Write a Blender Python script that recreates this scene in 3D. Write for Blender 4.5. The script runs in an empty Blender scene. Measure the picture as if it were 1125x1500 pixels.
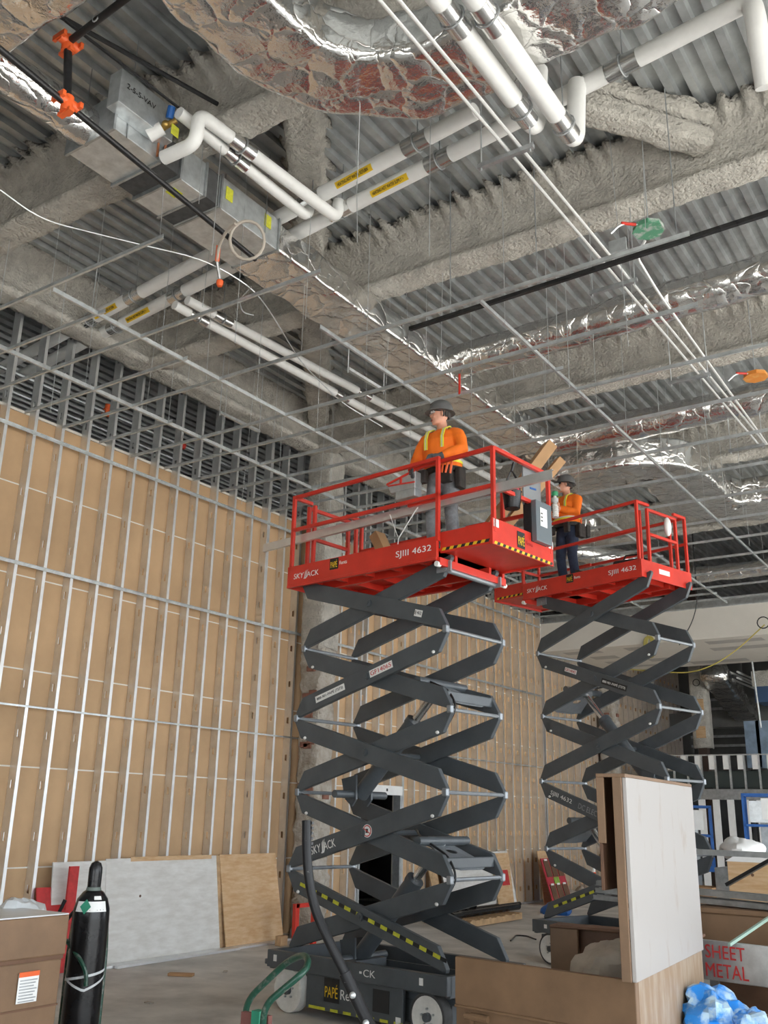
import bpy, bmesh, math, random
from mathutils import Vector, Matrix, noise, Euler
random.seed(7)
PI = math.pi
SC = bpy.context.scene
COL = SC.collection
# ------------------------------------------------------------------ camera
F, CAMH = 1395.0, 1.9
PITCH, ROLL, YAW = math.radians(17.6), math.radians(1.27), math.radians(34.45)
_h = Vector((-math.sin(YAW), math.cos(YAW), 0)); _r = Vector((math.cos(YAW), math.sin(YAW), 0)); _z = Vector((0, 0, 1))
_f = math.cos(PITCH) * _h + math.sin(PITCH) * _z
_u = -math.sin(PITCH) * _h + math.cos(PITCH) * _z
CR = math.cos(ROLL) * _r + math.sin(ROLL) * _u
CU = -math.sin(ROLL) * _r + math.cos(ROLL) * _u
cam = bpy.data.cameras.new('camera'); camo = bpy.data.objects.new('camera', cam); COL.objects.link(camo)
camo.matrix_world = Matrix((
    (CR.x, CU.x, -_f.x, 0), (CR.y, CU.y, -_f.y, 0), (CR.z, CU.z, -_f.z, CAMH), (0, 0, 0, 1)))
cam.sensor_fit = 'HORIZONTAL'; cam.sensor_width = 36; cam.lens = 36 * F / 1125; cam.clip_end = 400; cam.clip_start = .05
SC.camera = camo
# ------------------------------------------------------------------ daylight
W = bpy.data.worlds.new('sky'); SC.world = W; W.use_nodes = True
bg = W.node_tree.nodes['Background']; bg.inputs[0].default_value = (0.86, 0.93, 1.0, 1); bg.inputs[1].default_value = 2.8
sl = bpy.data.lights.new('sun', 'SUN'); so_ = bpy.data.objects.new('sun', sl); COL.objects.link(so_)
sl.energy = 9.0; sl.angle = .01; sl.color = (1.0, .95, .88)
so_.rotation_euler = Vector((-.55, .25, -1.15)).to_track_quat('-Z', 'Y').to_euler()
SC.view_settings.view_transform = 'Standard'; SC.view_settings.look = 'None'; SC.view_settings.gamma = 1
SC.view_settings.use_curve_mapping = False
SC.view_settings.exposure = 1.02


def at(x, y, X=None, Y=None, Z=None, D=None):
    """point seen at photo pixel (x, y) on the plane X=, Y= or Z= (or at depth D)"""
    d = CR * ((x - 562.5) / F) + CU * ((750 - y) / F) + _f
    t = X / d.x if X is not None else Y / d.y if Y is not None else (Z - CAMH) / d.z if Z is not None else D
    return Vector((0, 0, CAMH)) + d * t


# ------------------------------------------------------------------ materials
MT = {}


def mat(name, col, rough=.6, metal=0., var=0., vscale=6., bump=0., bscale=30., col2=None, spec=.5, kind='noise', detail=5., stretch=None, emis=0, thresh=(.35, .65), bdist=.02):
    m = bpy.data.materials.new(name); m.use_nodes = True; nt = m.node_tree; b = nt.nodes['Principled BSDF']
    b.inputs['Base Color'].default_value = (*col, 1); b.inputs['Roughness'].default_value = rough; b.inputs['Metallic'].default_value = metal
    b.inputs['Specular IOR Level'].default_value = spec
    tc = nt.nodes.new('ShaderNodeTexCoord'); src = tc.outputs['Object']
    if stretch:
        mp = nt.nodes.new('ShaderNodeMapping'); mp.inputs['Scale'].default_value = stretch; nt.links.new(src, mp.inputs[0]); src = mp.outputs[0]
    if var or col2:
        n = nt.nodes.new('ShaderNodeTexNoise'); n.inputs['Scale'].default_value = vscale; n.inputs['Detail'].default_value = detail
        n.inputs['Roughness'].default_value = .6
        nt.links.new(src, n.inputs['Vector'])
        cr = nt.nodes.new('ShaderNodeValToRGB'); cr.color_ramp.elements[0].position = thresh[0]; cr.color_ramp.elements[1].position = thresh[1]
        c2 = col2 if col2 else tuple(min(1, c * (1 + var)) for c in col)
        c1 = col if col2 else tuple(c * (1 - var) for c in col)
        cr.color_ramp.elements[0].color = (*c1, 1); cr.color_ramp.elements[1].color = (*c2, 1)
        nt.links.new(n.outputs['Fac'], cr.inputs[0]); nt.links.new(cr.outputs[0], b.inputs['Base Color'])
    if bump:
        if kind == 'crinkle':
            v = nt.nodes.new('ShaderNodeTexVoronoi'); v.feature = 'DISTANCE_TO_EDGE'; v.inputs['Scale'].default_value = bscale
            n0 = nt.nodes.new('ShaderNodeTexNoise'); n0.inputs['Scale'].default_value = bscale * .7; n0.inputs['Detail'].default_value = 3; nt.links.new(src, n0.inputs['Vector'])
            mx = nt.nodes.new('ShaderNodeMixRGB'); mx.inputs[0].default_value = .25; nt.links.new(src, mx.inputs[1]); nt.links.new(n0.outputs['Color'], mx.inputs[2])
            nt.links.new(mx.outputs[0], v.inputs['Vector'])
            pw = nt.nodes.new('ShaderNodeMath'); pw.operation = 'POWER'; pw.inputs[1].default_value = .5; nt.links.new(v.outputs['Distance'], pw.inputs[0])
            n1 = nt.nodes.new('ShaderNodeTexNoise'); n1.inputs['Scale'].default_value = bscale * .35; n1.inputs['Detail'].default_value = 6; nt.links.new(src, n1.inputs['Vector'])
            n1.inputs['Roughness'].default_value = .72
            ad = nt.nodes.new('ShaderNodeMath'); ad.operation = 'ADD'; nt.links.new(pw.outputs[0], ad.inputs[0]); nt.links.new(n1.outputs['Fac'], ad.inputs[1]); h = ad.outputs[0]
        else:
            n2 = nt.nodes.new('ShaderNodeTexNoise'); n2.inputs['Scale'].default_value = bscale; n2.inputs['Detail'].default_value = 6; nt.links.new(src, n2.inputs['Vector']); h = n2.outputs['Fac']
        bp = nt.nodes.new('ShaderNodeBump'); bp.inputs['Strength'].default_value = bump; bp.inputs['Distance'].default_value = bdist
        nt.links.new(h, bp.inputs['Height']); nt.links.new(bp.outputs[0], b.inputs['Normal'])
    if emis:
        b.inputs['Emission Color'].default_value = (*col, 1); b.inputs['Emission Strength'].default_value = emis
    MT[name] = m
    return m


mat('concrete', (.56, .54, .505), .75, var=.22, vscale=1.3, bump=.15, bscale=14, detail=9)
mat('ground', (.45, .44, .42), .9, var=.1, vscale=.5)
mat('board', (.555, .365, .205), .85, var=.10, vscale=.9, detail=7)
mat('boardedge', (.80, .76, .68), .8, var=.05)
mat('galv', (.62, .65, .66), .38, .75, var=.14, vscale=9, bump=.05, bscale=40)
mat('stud', (.80, .81, .81), .42, .88, var=.06, vscale=5)
mat('galvdark', (.42, .44, .45), .42, .75, var=.2, vscale=7)
mat('deck', (.46, .48, .48), .42, .65, var=.22, vscale=2.2, bump=.06, bscale=18)
mat('fire', (.52, .495, .445), .98, var=.16, vscale=5, bump=1.0, bscale=26, detail=10, bdist=.05, spec=.1)
mat('foil', (.82, .81, .79), .17, .97, var=.08, vscale=3, bump=.5, bscale=4.2, kind='crinkle', bdist=.055)
mat('pipewhite', (.80, .80, .78), .55, var=.03, vscale=8)
mat('chrome', (.68, .68, .67), .22, .95, bump=.06, bscale=60)
mat('black', (.015, .015, .016), .4, var=.3, vscale=20)
mat('blackpaint', (.010, .010, .011), .27, spec=.35, var=.4, vscale=8, bump=.05, bscale=50)
mat('blackworn', (.010, .010, .011), .42, col2=(.22, .22, .22), vscale=30, detail=3, thresh=(.69, .74), spec=.3)
mat('rubber', (.06, .06, .06), .8, var=.25, vscale=12)
mat('dark', (.03, .03, .03), .9)
mat('conduit', (.80, .80, .79), .35, .45)
mat('orange', (.80, .13, .03), .45, var=.08)
mat('red', (.61, .036, .020), .36, var=.10, vscale=3, bump=.03, bscale=60)
mat('redpaint', (.50, .03, .03), .6, var=.15, vscale=12)
mat('lift', (.072, .083, .092), .42, var=.14, vscale=4, bump=.04, bscale=50)
mat('liftlight', (.26, .28, .30), .35, .4, var=.1)
mat('white', (.82, .82, .80), .5, var=.04)
mat('wheelwhite', (.72, .71, .67), .55, var=.10, vscale=10)
mat('yellow', (.80, .52, .02), .5, var=.08)
mat('limey', (.55, .55, .04), .6, var=.15, vscale=30)
mat('tan', (.195, .115, .062), .5, var=.16, vscale=2.5, bump=.05, bscale=90, detail=8)
mat('tanworn', (.30, .20, .12), .5, col2=(.40, .32, .24), vscale=4, stretch=(3, 3, .8), thresh=(.42, .68), detail=8)
mat('tanglare', (.40, .375, .355), .42, col2=(.30, .225, .175), vscale=3, stretch=(4, 2.2, .8), thresh=(.58, .78), detail=7)  # glare on the upright lid painted as a pale base, with tan stains
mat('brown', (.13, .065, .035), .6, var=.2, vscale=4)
mat('card', (.44, .26, .13), .8, var=.08, vscale=4)
mat('ply', (.55, .33, .16), .7, col2=(.66, .46, .27), vscale=3.5, stretch=(1, 1.2, 6), detail=6)
mat('plywhite', (.62, .60, .56), .75, col2=(.74, .73, .70), vscale=3, stretch=(1, 1.3, 5), detail=6)
mat('wood', (.50, .33, .18), .8, var=.2, vscale=6, stretch=(8, 1, 1))
mat('gypsum', (.70, .67, .61), .9, var=.03, vscale=2)
mat('mud', (.46, .44, .41), .9, var=.04)
mat('skin', (.62, .30, .20), .5, var=.08, vscale=14)
mat('hivis', (1.0, .19, .01), .75, var=.10, vscale=10, bump=.25, bscale=14)
mat('hivisyellow', (.80, .80, .06), .5)
mat('silver', (.66, .66, .64), .3, .3)
mat('jeans', (.21, .22, .235), .85, var=.3, vscale=9, bump=.25, bscale=22)
mat('navy', (.022, .032, .065), .85, var=.35, vscale=9, bump=.25, bscale=22)
mat('glove', (.075, .08, .085), .8, var=.25, vscale=20)
mat('hat', (.12, .12, .12), .38, var=.1, vscale=4)
mat('leather', (.03, .025, .022), .6, var=.4, vscale=14, bump=.2, bscale=25)
mat('lens', (.05, .045, .05), .08, .3)
mat('clearlens', (.55, .50, .48), .08, .2)
mat('hair', (.06, .05, .045), .8)
mat('green', (.010, .062, .038), .35, col2=(.15, .16, .14), vscale=26, thresh=(.52, .66), bump=.05, bscale=40)
mat('greenlabel', (.02, .22, .13), .5)
mat('blue', (.01, .10, .36), .45, var=.15)
mat('bluebag', (.02, .25, .75), .35, col2=(.45, .62, .75), vscale=7, thresh=(.45, .6), bump=.5, bscale=12)
mat('brick', (.22, .10, .07), .9, var=.3, vscale=8, bump=.4, bscale=30)
mat('rough', (.34, .29, .23), .95, col2=(.50, .47, .42), vscale=5, bump=1., bscale=16, bdist=.05, detail=9)
mat('cone', (.95, .12, .02), .5)
mat('wallpaint', (.50, .48, .45), .9, var=.05)
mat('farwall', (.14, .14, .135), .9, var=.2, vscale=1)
mat('plasticclear', (.60, .62, .63), .3, var=.06)
mat('bluesheet', (.30, .40, .52), .4, var=.2, vscale=3)
mat('redjac', (.45, .03, .05), .6, var=.2)


# ------------------------------------------------------------------ mesh builder
class MB:
    def __init__(s): s.v = []; s.f = []; s.m = []
    def face(s, ix, mi=0): s.f.append(tuple(ix)); s.m.append(mi)
    def quad(s, a, b, c, d, mi=0):
        n = len(s.v); s.v += [Vector(a), Vector(b), Vector(c), Vector(d)]; s.face((n, n + 1, n + 2, n + 3), mi); return s
    def box(s, c, d, R=None, mi=0):
        n = len(s.v); c = Vector(c)
        for z in (-.5, .5):
            for y in (-.5, .5):
                for x in (-.5, .5):
                    p = Vector((x * d[0], y * d[1], z * d[2])); s.v.append(c + (R @ p if R else p))
        for q in ((0, 2, 3, 1), (4, 5, 7, 6), (0, 1, 5, 4), (2, 6, 7, 3), (0, 4, 6, 2), (1, 3, 7, 5)): s.face([n + i for i in q], mi)
        return s
    def bb(s, x0, x1, y0, y1, z0, z1, mi=0): return s.box(((x0 + x1) / 2, (y0 + y1) / 2, (z0 + z1) / 2), (x1 - x0, y1 - y0, z1 - z0), None, mi)
    def bar(s, a, b, w, h=None, up=(0, 0, 1), mi=0):
        a = Vector(a); b = Vector(b); h = h or w; d = (b - a); L = d.length; d.normalize(); up = Vector(up)
        if abs(d.dot(up)) > .98: up = Vector((1, 0, 0)) if abs(d.x) < .9 else Vector((0, 1, 0))
        x = d.cross(up).normalized(); z = x.cross(d)
        R = Matrix((x, d, z)).transposed()
        return s.box((a + b) / 2, (w, L, h), R, mi)
    def prism(s, poly, a, b, mi=0):
        """poly: list of 3D points (planar); extruded by vector from a to b offset"""
        n = len(s.v); k = len(poly); a = Vector(a); b = Vector(b)
        s.v += [Vector(p) + a for p in poly] + [Vector(p) + b for p in poly]
        s.face(list(range(n, n + k))[::-1], mi); s.face(range(n + k, n + 2 * k), mi)
        for i in range(k):
            j = (i + 1) % k; s.face((n + i, n + j, n + k + j, n + k + i), mi)
        return s
    def loft(s, rings, cap=True, closed=False, mi=0):
        n = len(s.v); k = len(rings[0])
        for r in rings: s.v += [Vector(p) for p in r]
        m = len(rings)
        for i in range(m - (0 if closed else 1)):
            i2 = (i + 1) % m
            for j in range(k):
                j2 = (j + 1) % k; s.face((n + i * k + j, n + i * k + j2, n + i2 * k + j2, n + i2 * k + j), mi)
        if cap and not closed:
            s.face([n + j for j in range(k)][::-1], mi); s.face([n + (m - 1) * k + j for j in range(k)], mi)
        return s
    def tube(s, pts, r, seg=10, closed=False, cap=True, mi=0):
        pts = [Vector(p) for p in pts]; n = len(pts); rs = r if isinstance(r, (list, tuple)) else [r] * n
        rings = []; ref = None
        for i, p in enumerate(pts):
            if closed: t = (pts[(i + 1) % n] - pts[i - 1])
            else: t = (pts[min(i + 1, n - 1)] - pts[max(i - 1, 0)])
            t.normalize()
            if ref is None: ref = Vector((0, 0, 1)) if abs(t.z) < .9 else Vector((1, 0, 0))
            x = t.cross(ref)
            if x.length < 1e-4: x = t.orthogonal()
            x.normalize(); y = t.cross(x).normalized(); ref = -y if False else x.cross(t)
            # widen at bends
            rings.append([p + (x * math.cos(2 * PI * j / seg) + y * math.sin(2 * PI * j / seg)) * rs[i] for j in range(seg)])
        return s.loft(rings, cap, closed, mi)
    def cyl(s, a, b, r, seg=16, r2=None, mi=0): return s.tube([a, b], [r, r2 if r2 is not None else r], seg, mi=mi)
    def lathe(s, prof, c=(0, 0, 0), seg=24, axis='z', mi=0, cap=True):
        c = Vector(c); rings = []
        for r, h in prof:
            ring = []
            for j in range(seg):
                a = 2 * PI * j / seg; x, y = r * math.cos(a), r * math.sin(a)
                ring.append(c + (Vector((x, y, h)) if axis == 'z' else Vector((x, h, y)) if axis == 'y' else Vector((h, x, y))))
            rings.append(ring)
        return s.loft(rings, cap, False, mi)
    def ball(s, c, r, seg=14, rings=9, mi=0):
        c = Vector(c); r = (r, r, r) if not isinstance(r, (tuple, list)) else r
        R = []
        for i in range(rings + 1):
            a = -PI / 2 + PI * (i + .02) / (rings + .04)
            R.append([c + Vector((math.cos(a) * math.cos(2 * PI * j / seg) * r[0], math.cos(a) * math.sin(2 * PI * j / seg) * r[1], math.sin(a) * r[2])) for j in range(seg)])
        return s.loft(R, True, False, mi)
    def mesh(s, name):
        me = bpy.data.meshes.new(name); me.from_pydata([tuple(v) for v in s.v], [], s.f); me.update(); return me
    def build(s, name, m, parent=None, smooth=False, bevel=0, fix=True, sharp=35):
        me = s.mesh(name)
        if fix:
            bm = bmesh.new(); bm.from_mesh(me); bmesh.ops.recalc_face_normals(bm, faces=bm.faces)
            bm.to_mesh(me); bm.free()
        return obj(name, me, m, parent, smooth, bevel, sharp, s.m if any(s.m) else None)


def obj(name, me, m, parent=None, smooth=False, bevel=0, sharp=35, mis=None):
    o = bpy.data.objects.new(name, me); COL.objects.link(o)
    for mm in (m if isinstance(m, (list, tuple)) else [m]):
        me.materials.append(MT[mm] if isinstance(mm, str) else mm)
    if mis and len(mis) == len(me.polygons): me.polygons.foreach_set('material_index', mis)
    if smooth:
        me.polygons.foreach_set('use_smooth', [True] * len(me.polygons))
        if sharp < 180: me.set_sharp_from_angle(angle=math.radians(sharp))
    if bevel:
        b = o.modifiers.new('bevel', 'BEVEL'); b.width = bevel; b.segments = 2; b.limit_method = 'ANGLE'
    if parent: o.parent = parent
    return o


def tag(o, label=None, cat=None, group=None, kind=None):
    if label: o['label'] = label
    if cat: o['category'] = cat
    if group: o['group'] = group
    if kind: o['kind'] = kind
    return o


def thing(name, label, cat, loc=(0, 0, 0), rz=0, group=None, rot=None):
    o = bpy.data.objects.new(name, None); COL.objects.link(o); o.location = loc
    o.rotation_euler = rot if rot else (0, 0, rz); o.empty_display_size = .1
    return tag(o, label, cat, group)


def copy(o, parent=None, loc=None):
    c = o.copy(); COL.objects.link(c)
    if parent is not None: c.parent = parent
    if loc is not None: c.location = loc
    return c


_TXT = {}


def text(name, body, size, origin, right, up, m, parent=None, width=None, shear=0, off=.004, bold=0):
    """flat lettering lying on a surface: origin = lower-left corner"""
    cu = bpy.data.curves.new('lettering', 'FONT'); cu.body = body; cu.size = 1; cu.shear = shear; cu.offset = bold; cu.fill_mode = 'BOTH'; cu.extrude = .003 / size if size else .01
    cu.resolution_u = 3
    to = bpy.data.objects.new('lettering_source', cu); COL.objects.link(to)
    dg = bpy.context.evaluated_depsgraph_get(); me = bpy.data.meshes.new_from_object(to.evaluated_get(dg))
    bpy.data.objects.remove(to); bpy.data.curves.remove(cu)
    xs = [v.co.x for v in me.vertices]; ys = [v.co.y for v in me.vertices]
    x0, x1, y0, y1 = min(xs), max(xs), min(ys), max(ys)
    right = Vector(right).normalized(); up = Vector(up).normalized(); n = right.cross(up); o0 = Vector(origin)
    sy = size / (y1 - y0); sx = (width / (x1 - x0)) if width else sy
    for v in me.vertices:
        v.co = o0 + right * ((v.co.x - x0) * sx) + up * ((v.co.y - y0) * sy) + n * (off + (.0015 if v.co.z > 0 else 0))
    me.materials.clear()
    return obj(name, me, m, parent)


def plate(name, origin, right, up, w, h, m, parent=None, off=.002, th=.003):
    right = Vector(right).normalized(); up = Vector(up).normalized(); n = right.cross(up); o = Vector(origin) + n * off
    b = MB(); b.prism([o, o + right * w, o + right * w + up * h, o + up * h], (0, 0, 0), n * th)
    return b.build(name, m, parent)


def arc(c, r, a0, a1, n, ax, ay):
    c = Vector(c); ax = Vector(ax); ay = Vector(ay)
    return [c + ax * (r * math.cos(a0 + (a1 - a0) * i / n)) + ay * (r * math.sin(a0 + (a1 - a0) * i / n)) for i in range(n + 1)]


def bend(pts, rad, n=5):
    """round the corners of a polyline"""
    pts = [Vector(p) for p in pts]; out = [pts[0]]
    for i in range(1, len(pts) - 1):
        a, b, c = pts[i - 1], pts[i], pts[i + 1]
        u = (a - b); v = (c - b); k = min(rad, u.length * .49, v.length * .49); u.normalize(); v.normalize()
        p, q = b + u * k, b + v * k
        for j in range(n + 1):
            t = j / n; out.append(p * (1 - t) ** 2 + b * 2 * t * (1 - t) + q * t * t)
    return out + [pts[-1]]
# ================================================================== structure
GZ, DZ, BZ = 6.76, 8.8, 8.1          # ceiling grid, roof deck, beam underside
WX = -10.65                         # stud wall line
b = MB(); b.bb(-20, 7, -7, 45, -.2, 0)
tag(b.build('floor', 'concrete'), 'dusty grey concrete floor slab of the unfinished hall', kind='structure')
b = MB(); b.bb(-60, 120, -120, 90, -.45, -.21)
tag(b.build('ground', 'ground'), 'pale ground outside around the building', kind='structure')
# perimeter walls with tall unglazed openings (outside the frame)
b = MB()
b.bb(7, 7.3, -7, 45, 6.2, 9.2)
for y in (-7, 5, 17, 25): b.bb(7, 7.3, y, y + .5, 0, 6.2)
b.bb(7, 7.3, 25, 45, 0, 6.2)
tag(b.build('wall_right', 'wallpaint'), 'storefront wall with tall openings behind the photographer', kind='structure')
b = MB(); b.bb(-20, 7, -7.3, -7, 6.2, 9.2)
b.bb(-20, -4, -7.3, -7, 0, 6.2); b.bb(3, 7, -7.3, -7, 0, 6.2); b.bb(-4, 3, -7.3, -7, 4.2, 6.2)  # mostly closed, opening sized to cut daylight on front-facing surfaces
tag(b.build('wall_front', 'wallpaint'), 'unseen front wall with one opening sized to limit daylight', kind='structure')
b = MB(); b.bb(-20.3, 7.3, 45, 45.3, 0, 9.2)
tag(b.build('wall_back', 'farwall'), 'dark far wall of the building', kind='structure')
b = MB(); b.bb(-20.3, -20, -7, 45, 0, 9.2)  # added wall, keeps light out of the space behind the studs
tag(b.build('light_block_far_left', 'farwall'), 'added dark wall keeping light out beyond the stud partition', kind='structure')
# ---- roof deck: fluted steel sheets
ceil = thing('ceiling', 'fluted galvanized steel roof deck seen from below', None); ceil['kind'] = 'structure'
PITCHX, NR, DD, SL = .2032, 4, .062, 8.6
prof = []
for i in range(NR):
    x = i * PITCHX
    prof += [(x, 0), (x + .075, 0), (x + .095, DD), (x + .183, DD)]
prof.append((NR * PITCHX, 0))
b = MB()
for (xa, za), (xb, zb) in zip(prof, prof[1:]):
    b.quad((xa, 0, za), (xa, SL, za), (xb, SL, zb), (xb, 0, zb))
dme = b.mesh('deck_sheet'); dme.materials.append(MT['deck'])
for i in range(34):
    for j in range(6):
        o = bpy.data.objects.new('deck_sheet', dme); COL.objects.link(o); o.parent = ceil
        o.location = (-20 + i * (NR * PITCHX - .001), -7 + j * (SL + .005) + (.0), DZ + (.002 if (i + j) % 2 else 0))
b = MB(); b.bb(-20.3, 7.3, -7.3, 45.3, DZ + .10, DZ + .3)
b.build('concrete_topping', 'wallpaint', ceil)


def sprayed(name, label, A, B, depth=.7, fl=.17, web=.10, flare=.30, cat='beam', m='fire', top=None, step=.09, amp=.022, group='fireproofed roof beams', fingers=False):
    """steel beam under lumpy sprayed fireproofing, hanging from the deck"""
    A = Vector(A); B = Vector(B); d = (B - A); L = d.length; d.normalize(); s = d.cross(Vector((0, 0, 1))).normalized()
    T = DZ + .05 - BZ if top is None else top
    T0 = depth
    half = [(0, 0), (fl * .55, -.01), (fl, .0), (fl + .02, .035), (fl, .085), (web + .02, .12), (web, .2), (web + .005, T0 * .55), (web + .04, T0 * .8), (flare * .7, T0 * .93), (flare, T0 + .02)]
    ring2 = [(-x, z) for x, z in half[::-1]][:-1] + half
    n = max(2, int(L / step)); rings = []
    for i in range(n + 1):
        p = A + d * (L * i / n); r = []
        for x, z in ring2:
            q = p + s * x + Vector((0, 0, z))
            nz = noise.noise(q * 5.5) * amp + noise.noise(q * 16) * amp * .75
            fr = .09 * noise.noise(q * 6.0 + Vector((9, 3, 1))) * (1 if z > T0 * .85 else 0)
            if fingers and z > T0 * .9:
                ph = (q.x + 20) % (PITCHX - .00025)
                if ph < .085:
                    fr += (.16 + .12 * noise.noise(Vector((round(q.x / PITCHX), q.y, x * 9)))) * (1 if z > T0 else .45); q.z = min(q.z, DZ - .012 - (.03 if z < T0 else 0))
            nn = Vector((x, 0, z - .3)).normalized()
            q2 = q + s * (nn.x * nz + math.copysign(fr, x)) + Vector((0, 0, nn.z * nz))
            r.append(q2)
        rings.append(r)
    b = MB(); b.loft(rings, True)
    o = b.build(name, m, None, smooth=True, sharp=180)
    return tag(o, label, cat, group)


for i, (y, lab) in enumerate(((1.2, 'sprayed grey beam overhead nearest the photographer'), (5.35, 'dusty fireproofed beam crossing above the variable air box'),
                              (8.58, 'long rough fireproofed beam crossing above the red lift platform'), (12.6, 'fireproofed beam meeting the tall wall column'),
                              (16.7, 'fireproofed beam beyond the second lift'), (20.8, 'fireproofed beam just before the drywall soffit'))):
    sprayed('roof_beam', lab, (-10.1, y, BZ), (7, y + (0.15 if y < 13 else 0), BZ), depth=DZ - BZ, step=.045, fingers=True)
sprayed('roof_beam', 'deep pale fireproofed beam running along the stud wall', (-10.17, -6, BZ), (-10.17, 34, BZ), depth=DZ - BZ, fl=.19, web=.13)
sprayed('roof_beam', 'fireproofed beam beyond the stud partition', (-15.5, -6, BZ + .1), (-15.5, 34, BZ + .1), depth=DZ - BZ - .1, step=.25)
sprayed('diagonal_brace', 'diagonal fireproofed brace running to the column head', (-5.0, 5.7, BZ + .36), (-10.0, 12.45, BZ + .36), depth=.36, fl=.16, web=.13, flare=.26, cat='brace', group='sprayed braces')
sprayed('diagonal_brace', 'short thick sprayed kicker brace beside white pipes', at(845, 165, Z=8.5), at(1035, 222, Z=8.38), depth=.34, fl=.12, web=.13, flare=.2, cat='brace', group='sprayed braces')
sprayed('diagonal_brace', 'short sprayed brace above the red worker lift rail', (-6.9, 15.9, BZ + .3), (-5.6, 16.6, BZ + .3), depth=.4, fl=.1, web=.1, flare=.16, cat='brace', group='sprayed braces')


# ---- columns
def column(x, y, z0, z1, w, label, zsplit, name='column', wy=None, bricks=True):
    r = thing(name, label, 'column', (x, y, 0), 0, 'fireproofed columns')
    def blk(za, zb, w, m, nm, amp, seed):
        rings = []; n = int((zb - za) / .07); k = 28
        for i in range(n + 1):
            z = za + (zb - za) * i / n; ring = []
            for j in range(k):
                a = 2 * PI * j / k; c, s = math.cos(a), math.sin(a); e = .35
                px = math.copysign(abs(c) ** e, c) * w / 2; py = math.copysign(abs(s) ** e, s) * (wy or w) / 2
                q = Vector((px, py, z)); nz = noise.noise(q * 4 + Vector((seed, 0, 0))) * amp + noise.noise(q * 13) * amp * .6
                edge = 0
                if i in (0, n): edge = noise.noise(q * 7) * .12
                ring.append(Vector((px * (1 + nz / w * 2), py * (1 + nz / w * 2), z + edge)))
            rings.append(ring)
        bb_ = MB(); bb_.loft(rings, True); bb_.build(nm, m, r, smooth=True, sharp=180)
    blk(zsplit, z1, w, 'fire', 'sprayed_sleeve', .022, 3)
    if z0 is not None:
        blk(z0, zsplit + .05, w * .86, 'rough', 'stripped_shaft', .05, 11)
    if bricks:
        me = None
        for k in range(7):
            zz = zsplit - .3 - k * random.uniform(.30, .52)
            for sx in ((-.05, .09) if k % 2 else (.02,)):
                if me is None:
                    q = MB(); q.box((0, 0, 0), (.16, .07, .09)); o = q.build('brick', 'brick', r, bevel=.008); me = o
                else: o = copy(me, r)
                o.location = (sx, -w * .43, zz + random.uniform(-.05, .05))
                if k % 3 == 0:
                    o = copy(me, r); o.location = (w * .42, sx, zz); o.rotation_euler = (0, 0, PI / 2)
    return r


column(-10.12, 12.88, 0, BZ + .06, .52, 'tall fireproofed column with stripped brick base against the stud wall', 4.55)
column(-10.15, 26.3, 0, 6.7, .52, 'pale stripped column at the wall beyond the second lift', 5.0)

# ---- stud wall
wl = thing('wall_left', 'tall steel stud partition backed with brown boards', None); wl['kind'] = 'structure'
WD, FLW = .15, .046


def stud_mesh(z0, z1):
    b = MB(); xf = WX + WD; xb = WX + .004
    # front flange, back flange, lip
    b.bb(xf - .0015, xf, 0, FLW, z0, z1)
    b.bb(xf - .016, xf - .001, FLW - .0015, FLW, z0, z1)
    b.bb(xb, xb + .0015, 0, FLW, z0, z1)
    # web with punched slots
    xm = (xf + xb) / 2; hw = .02; z = z0; k = 0; zs = []
    zz = .32
    while zz < z1 - .2:
        if zz > z0 + .15: zs.append(zz)
        zz += .61
    for q in zs:
        b.quad((xb, 0, z), (xf, 0, z), (xf, 0, q - .055), (xb, 0, q - .055))
        b.quad((xb, 0, q - .055), (xm - hw, 0, q - .055), (xm - hw, 0, q + .055), (xb, 0, q + .055))
        b.quad((xm + hw, 0, q - .055), (xf, 0, q - .055), (xf, 0, q + .055), (xm + hw, 0, q + .055))
        for sg in (-1, 1):
            b.quad((xm - hw, 0, q + sg * .055), (xm + hw, 0, q + sg * .055), (xm + hw * .3, 0, q + sg * .042), (xm - hw, 0, q + sg * .042)) if sg < 0 else None
        z = q + .055
    b.quad((xb, 0, z), (xf, 0, z), (xf, 0, z1), (xb, 0, z1))
    me = b.mesh('stud'); me.materials.append(MT['stud']); return me


full = stud_mesh(0, DZ - .02); low = stud_mesh(0, 6.9); over = stud_mesh(2.42, DZ - .02)
ys = [7.48 + .4325 * k for k in range(-6, 36)]
DOOR = (14.75, 16.1)


def put(me, y):
    o = bpy.data.objects.new('stud', me); COL.objects.link(o); o.parent = wl; o.location = (0, y, 0); return o


for y in ys:
    put(over if DOOR[0] - .02 < y < DOOR[1] + .02 else full, y)
for y in (11.78, 14.66, 16.16, 20.02): put(full, y)
y = 22.75
while y < 34: put(low, y); y += .4325
# boards
rows = [0, 1.18, 2.37, 3.56, 4.74, 5.92, 6.9]
bc = {}


def board(y0, y1, z0, z1):
    k = (round(y1 - y0, 3), round(z1 - z0, 3))
    if k not in bc:
        q = MB(); q.bb(-.016, 0, .001, k[0] - .001, .004, k[1] - .004); me = q.mesh('board'); me.materials.append(MT['board']); bc[k] = me
    o = bpy.data.objects.new('board', bc[k]); COL.objects.link(o); o.parent = wl; o.location = (WX + .0, y0, z0)


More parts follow.
